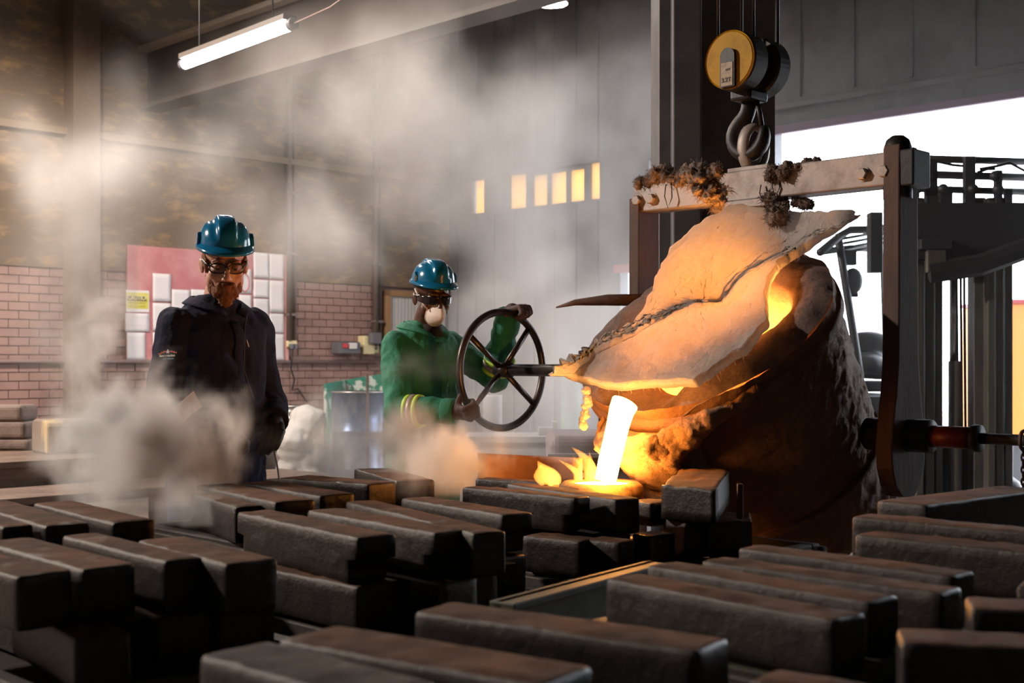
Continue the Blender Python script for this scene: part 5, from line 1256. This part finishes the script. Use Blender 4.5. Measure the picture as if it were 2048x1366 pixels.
# shirt neck and reflective bands
M['hivis'] = mat('hivis_yellow', (.50, .78, .06), .5); M['silver'] = mat('silver_tape', (.36, .30, .29), .4, .2)
obj('undershirt', MB().tube([BMB @ Vector((0, -.03, 1.42-.008)), BMB @ Vector((0, -.025, 1.48-.008))], [.075, .062], 18), mat('dark_shirt', (.03, .025, .025), .9), pB, True)
def bands(s, q0):
    a, b = JBw['el_'+s], JBw['wr_'+s]; d = (b-a).normalized(); c = a.lerp(b, q0)
    for off, wd, m, pr in ((-.024, .010, 'hivis', .0), (0, .013, 'silver', .001), (.024, .010, 'hivis', .0)):
        p = c + d*off; obj('reflective_band', MB().tube([p-d*wd, p-d*wd*.8, p+d*wd*.8, p+d*wd], [.066, .074+pr, .073+pr, .066], 28), M[m], jkB, True)
bands('r', .28); bands('l', .22)
# ------------------------------------------------------------------ smoke (density grids)
def smoke(name, label, lo, hi, voxel, blobs, scale, warp, thr, gain, color, aniso=.15, seed=0.0, soft=1.0, detail=6.0, zs=.75):
    m = bpy.data.materials.new(name); m.use_nodes = True; nt = m.node_tree; N = nt.nodes; N.remove(N['Principled BSDF'])
    a = N.new('ShaderNodeAttribute'); a.attribute_name = 'density'
    v = N.new('ShaderNodeVolumeScatter'); v.inputs['Color'].default_value = (*color, 1); v.inputs['Anisotropy'].default_value = aniso
    nt.links.new(a.outputs['Fac'], v.inputs['Density']); nt.links.new(v.outputs[0], N['Material Output'].inputs['Volume'])
    g = bpy.data.node_groups.new(name, 'GeometryNodeTree'); g.interface.new_socket('Geometry', in_out='INPUT', socket_type='NodeSocketGeometry'); g.interface.new_socket('Geometry', in_out='OUTPUT', socket_type='NodeSocketGeometry')
    N = g.nodes; L = g.links
    out = N.new('NodeGroupOutput'); vc = N.new('GeometryNodeVolumeCube'); sm = N.new('GeometryNodeSetMaterial'); sm.inputs['Material'].default_value = m
    vc.inputs['Min'].default_value = lo; vc.inputs['Max'].default_value = hi
    for i, ax in enumerate('XYZ'): vc.inputs['Resolution '+ax].default_value = max(8, int((hi[i]-lo[i])/voxel))
    pos = N.new('GeometryNodeInputPosition').outputs[0]
    def math_(op, a_, b_=None, c_=None):
        n = N.new('ShaderNodeMath'); n.operation = op
        for k, x in enumerate((a_, b_, c_)):
            if x is None: continue
            if hasattr(x, 'is_output'): L.new(x, n.inputs[k])
            else: n.inputs[k].default_value = x
        return n.outputs[0]
    def vmath(op, a_, b_):
        n = N.new('ShaderNodeVectorMath'); n.operation = op
        for k, x in enumerate((a_, b_)):
            if x is None: continue
            if hasattr(x, 'is_output'): L.new(x, n.inputs[k])
            else: n.inputs[k].default_value = x
        return n
    st = vmath('MULTIPLY', pos, (1, 1, zs)).outputs[0]
    st = vmath('ADD', st, (seed, seed*1.7, seed*.6)).outputs[0]
    n1 = N.new('ShaderNodeTexNoise'); n1.inputs['Scale'].default_value = scale*.8; n1.inputs['Detail'].default_value = 2; L.new(st, n1.inputs['Vector'])
    w1 = vmath('SUBTRACT', n1.outputs['Color'], (.5, .5, .5)).outputs[0]
    w2 = N.new('ShaderNodeVectorMath'); w2.operation = 'SCALE'; L.new(w1, w2.inputs[0]); w2.inputs['Scale'].default_value = warp
    q = vmath('ADD', st, w2.outputs[0]).outputs[0]
    n2 = N.new('ShaderNodeTexNoise'); n2.inputs['Scale'].default_value = scale; n2.inputs['Detail'].default_value = detail; n2.inputs['Roughness'].default_value = .58; L.new(q, n2.inputs['Vector'])
    pw = vmath('ADD', pos, w2.outputs[0]).outputs[0]
    tot = None
    for (c, r, wt) in blobs:
        d = vmath('SUBTRACT', pw, tuple(c)).outputs[0]; d = vmath('DIVIDE', d, tuple(r)).outputs[0]
        ln = N.new('ShaderNodeVectorMath'); ln.operation = 'LENGTH'; L.new(d, ln.inputs[0])
        f = math_('MAXIMUM', math_('SUBTRACT', 1.0, ln.outputs['Value']), 0.0)
        f = math_('MULTIPLY', math_('POWER', f, soft), wt)
        tot = f if tot is None else math_('MAXIMUM', tot, f) if False else math_('ADD', tot, f)
    tot = math_('MINIMUM', tot, 1.3)
    nn = math_('SUBTRACT', n2.outputs[0], thr)
    # noise carves the falloff: dense where both are high
    dens = math_('MULTIPLY', tot, math_('MAXIMUM', math_('ADD', math_('MULTIPLY', nn, 6.0), math_('MULTIPLY', tot, .55)), 0.0))
    dens = math_('MULTIPLY', dens, gain)
    L.new(dens, vc.inputs['Density']); L.new(vc.outputs[0], sm.inputs['Geometry']); L.new(sm.outputs[0], out.inputs[0])
    me = bpy.data.meshes.new(name); me.from_pydata([lo, hi], [], []); me.materials.append(m)
    o = bpy.data.objects.new(name, me); COL.objects.link(o)
    md = o.modifiers.new('smoke', 'NODES'); md.node_group = g
    return tag(o, label, 'smoke', kind='stuff')
def B(px, py, Y, rx, ry, rz, wt=1.0): return (P(px, py, Y), (rx, ry, rz), wt)
# plume off the stack before the bearded man
smoke('smoke_plume', 'thick cream smoke plume rising off the weight bars before the bearded man', (-1.95, 3.35, .85), (-.62, 4.45, 1.85), .0135,
      [B(300, 960, 3.85, .30, .30, .24), B(230, 880, 3.9, .28, .28, .22), B(380, 880, 4.0, .26, .22, .17), B(460, 850, 4.05, .13, .14, .12, .9), B(400, 1030, 3.5, .14, .16, .13, .9), B(190, 700, 3.95, .14, .2, .24, .65), B(200, 590, 3.95, .11, .18, .16, .6), B(170, 780, 3.95, .14, .2, .18, .7), B(330, 770, 3.95, .14, .18, .12, .6)],
      6.5, .30, .50, 19, (.985, .965, .945), seed=3.1, detail=8)
smoke('smoke_puff', 'orange-tinted smoke puff rolling over the bars in front of the green overall', (-1.0, 3.65, .86), (.16, 4.8, 1.36), .0135,
      [B(870, 930, 4.25, .22, .22, .14), B(940, 900, 4.3, .17, .20, .12, 1.0), B(860, 975, 3.95, .16, .16, .10, 1.0), B(720, 905, 4.5, .22, .22, .13, .9), B(800, 870, 4.5, .20, .20, .13, .9), B(640, 925, 4.5, .16, .2, .10, .8)],
      7.0, .26, .49, 20, (.985, .965, .945), seed=8.3, detail=8)
smoke('smoke_drift', 'pale smoke drifting round the man in green', (-1.5, 4.85, .6), (.75, 6.6, 2.1), .024,
      [B(690, 880, 5.6, .36, .4, .24, .9), B(960, 590, 6.0, .22, .3, .20, .55), B(950, 880, 5.4, .35, .4, .22, .7), B(850, 740, 5.2, .22, .18, .16, .30), B(1060, 850, 5.9, .36, .5, .34, .55), B(1120, 650, 6.2, .34, .4, .40, .45), B(620, 900, 5.2, .25, .3, .16, .7)],
      3.8, .42, .48, 6.0, (.94, .92, .90), seed=5.7, detail=7)
smoke('smoke_cloud', 'broad tan smoke cloud hanging under the roof', (-4.4, 6.95, .3), (1.3, 10.3, 4.3), .062,
      [B(900, 230, 8.4, 1.15, 1.4, .75, .95), B(1130, 290, 8.4, .85, 1.2, .60, 1.0), B(720, 180, 8.6, .9, 1.2, .55, .6), B(860, 420, 8.4, .9, 1.2, .5, .65), B(1150, 560, 9.2, .9, 1.5, 1.0, .85), B(1050, 780, 9.0, .9, 1.4, .8, .75), B(1230, 720, 9.4, .7, 1.2, .8, .8), B(60, 330, 8.8, .9, 1.1, .45, .55), B(420, 330, 9.0, 1.6, 1.4, .9, .32), B(120, 560, 8.6, .8, 1.0, .8, .35), B(640, 480, 9.0, 1.0, 1.2, .6, .35), B(1300, 160, 8.6, .6, 1.0, .6, .4)],
      1.5, .75, .48, 1.9, (.94, .91, .88), seed=1.3, detail=7)


# thin even haze before the vehicle door
smoke('haze', 'thin bluish haze filling the hall before the vehicle door', (-1.2, 7.0, .05), (4.6, 12.2, 5.6), .5,
      [((2.4, 9.6, 2.4), (3.6, 3.6, 3.6), 1.0)], .3, .1, .1, .005, (.94, .94, .95), aniso=.3, soft=.5, detail=1)
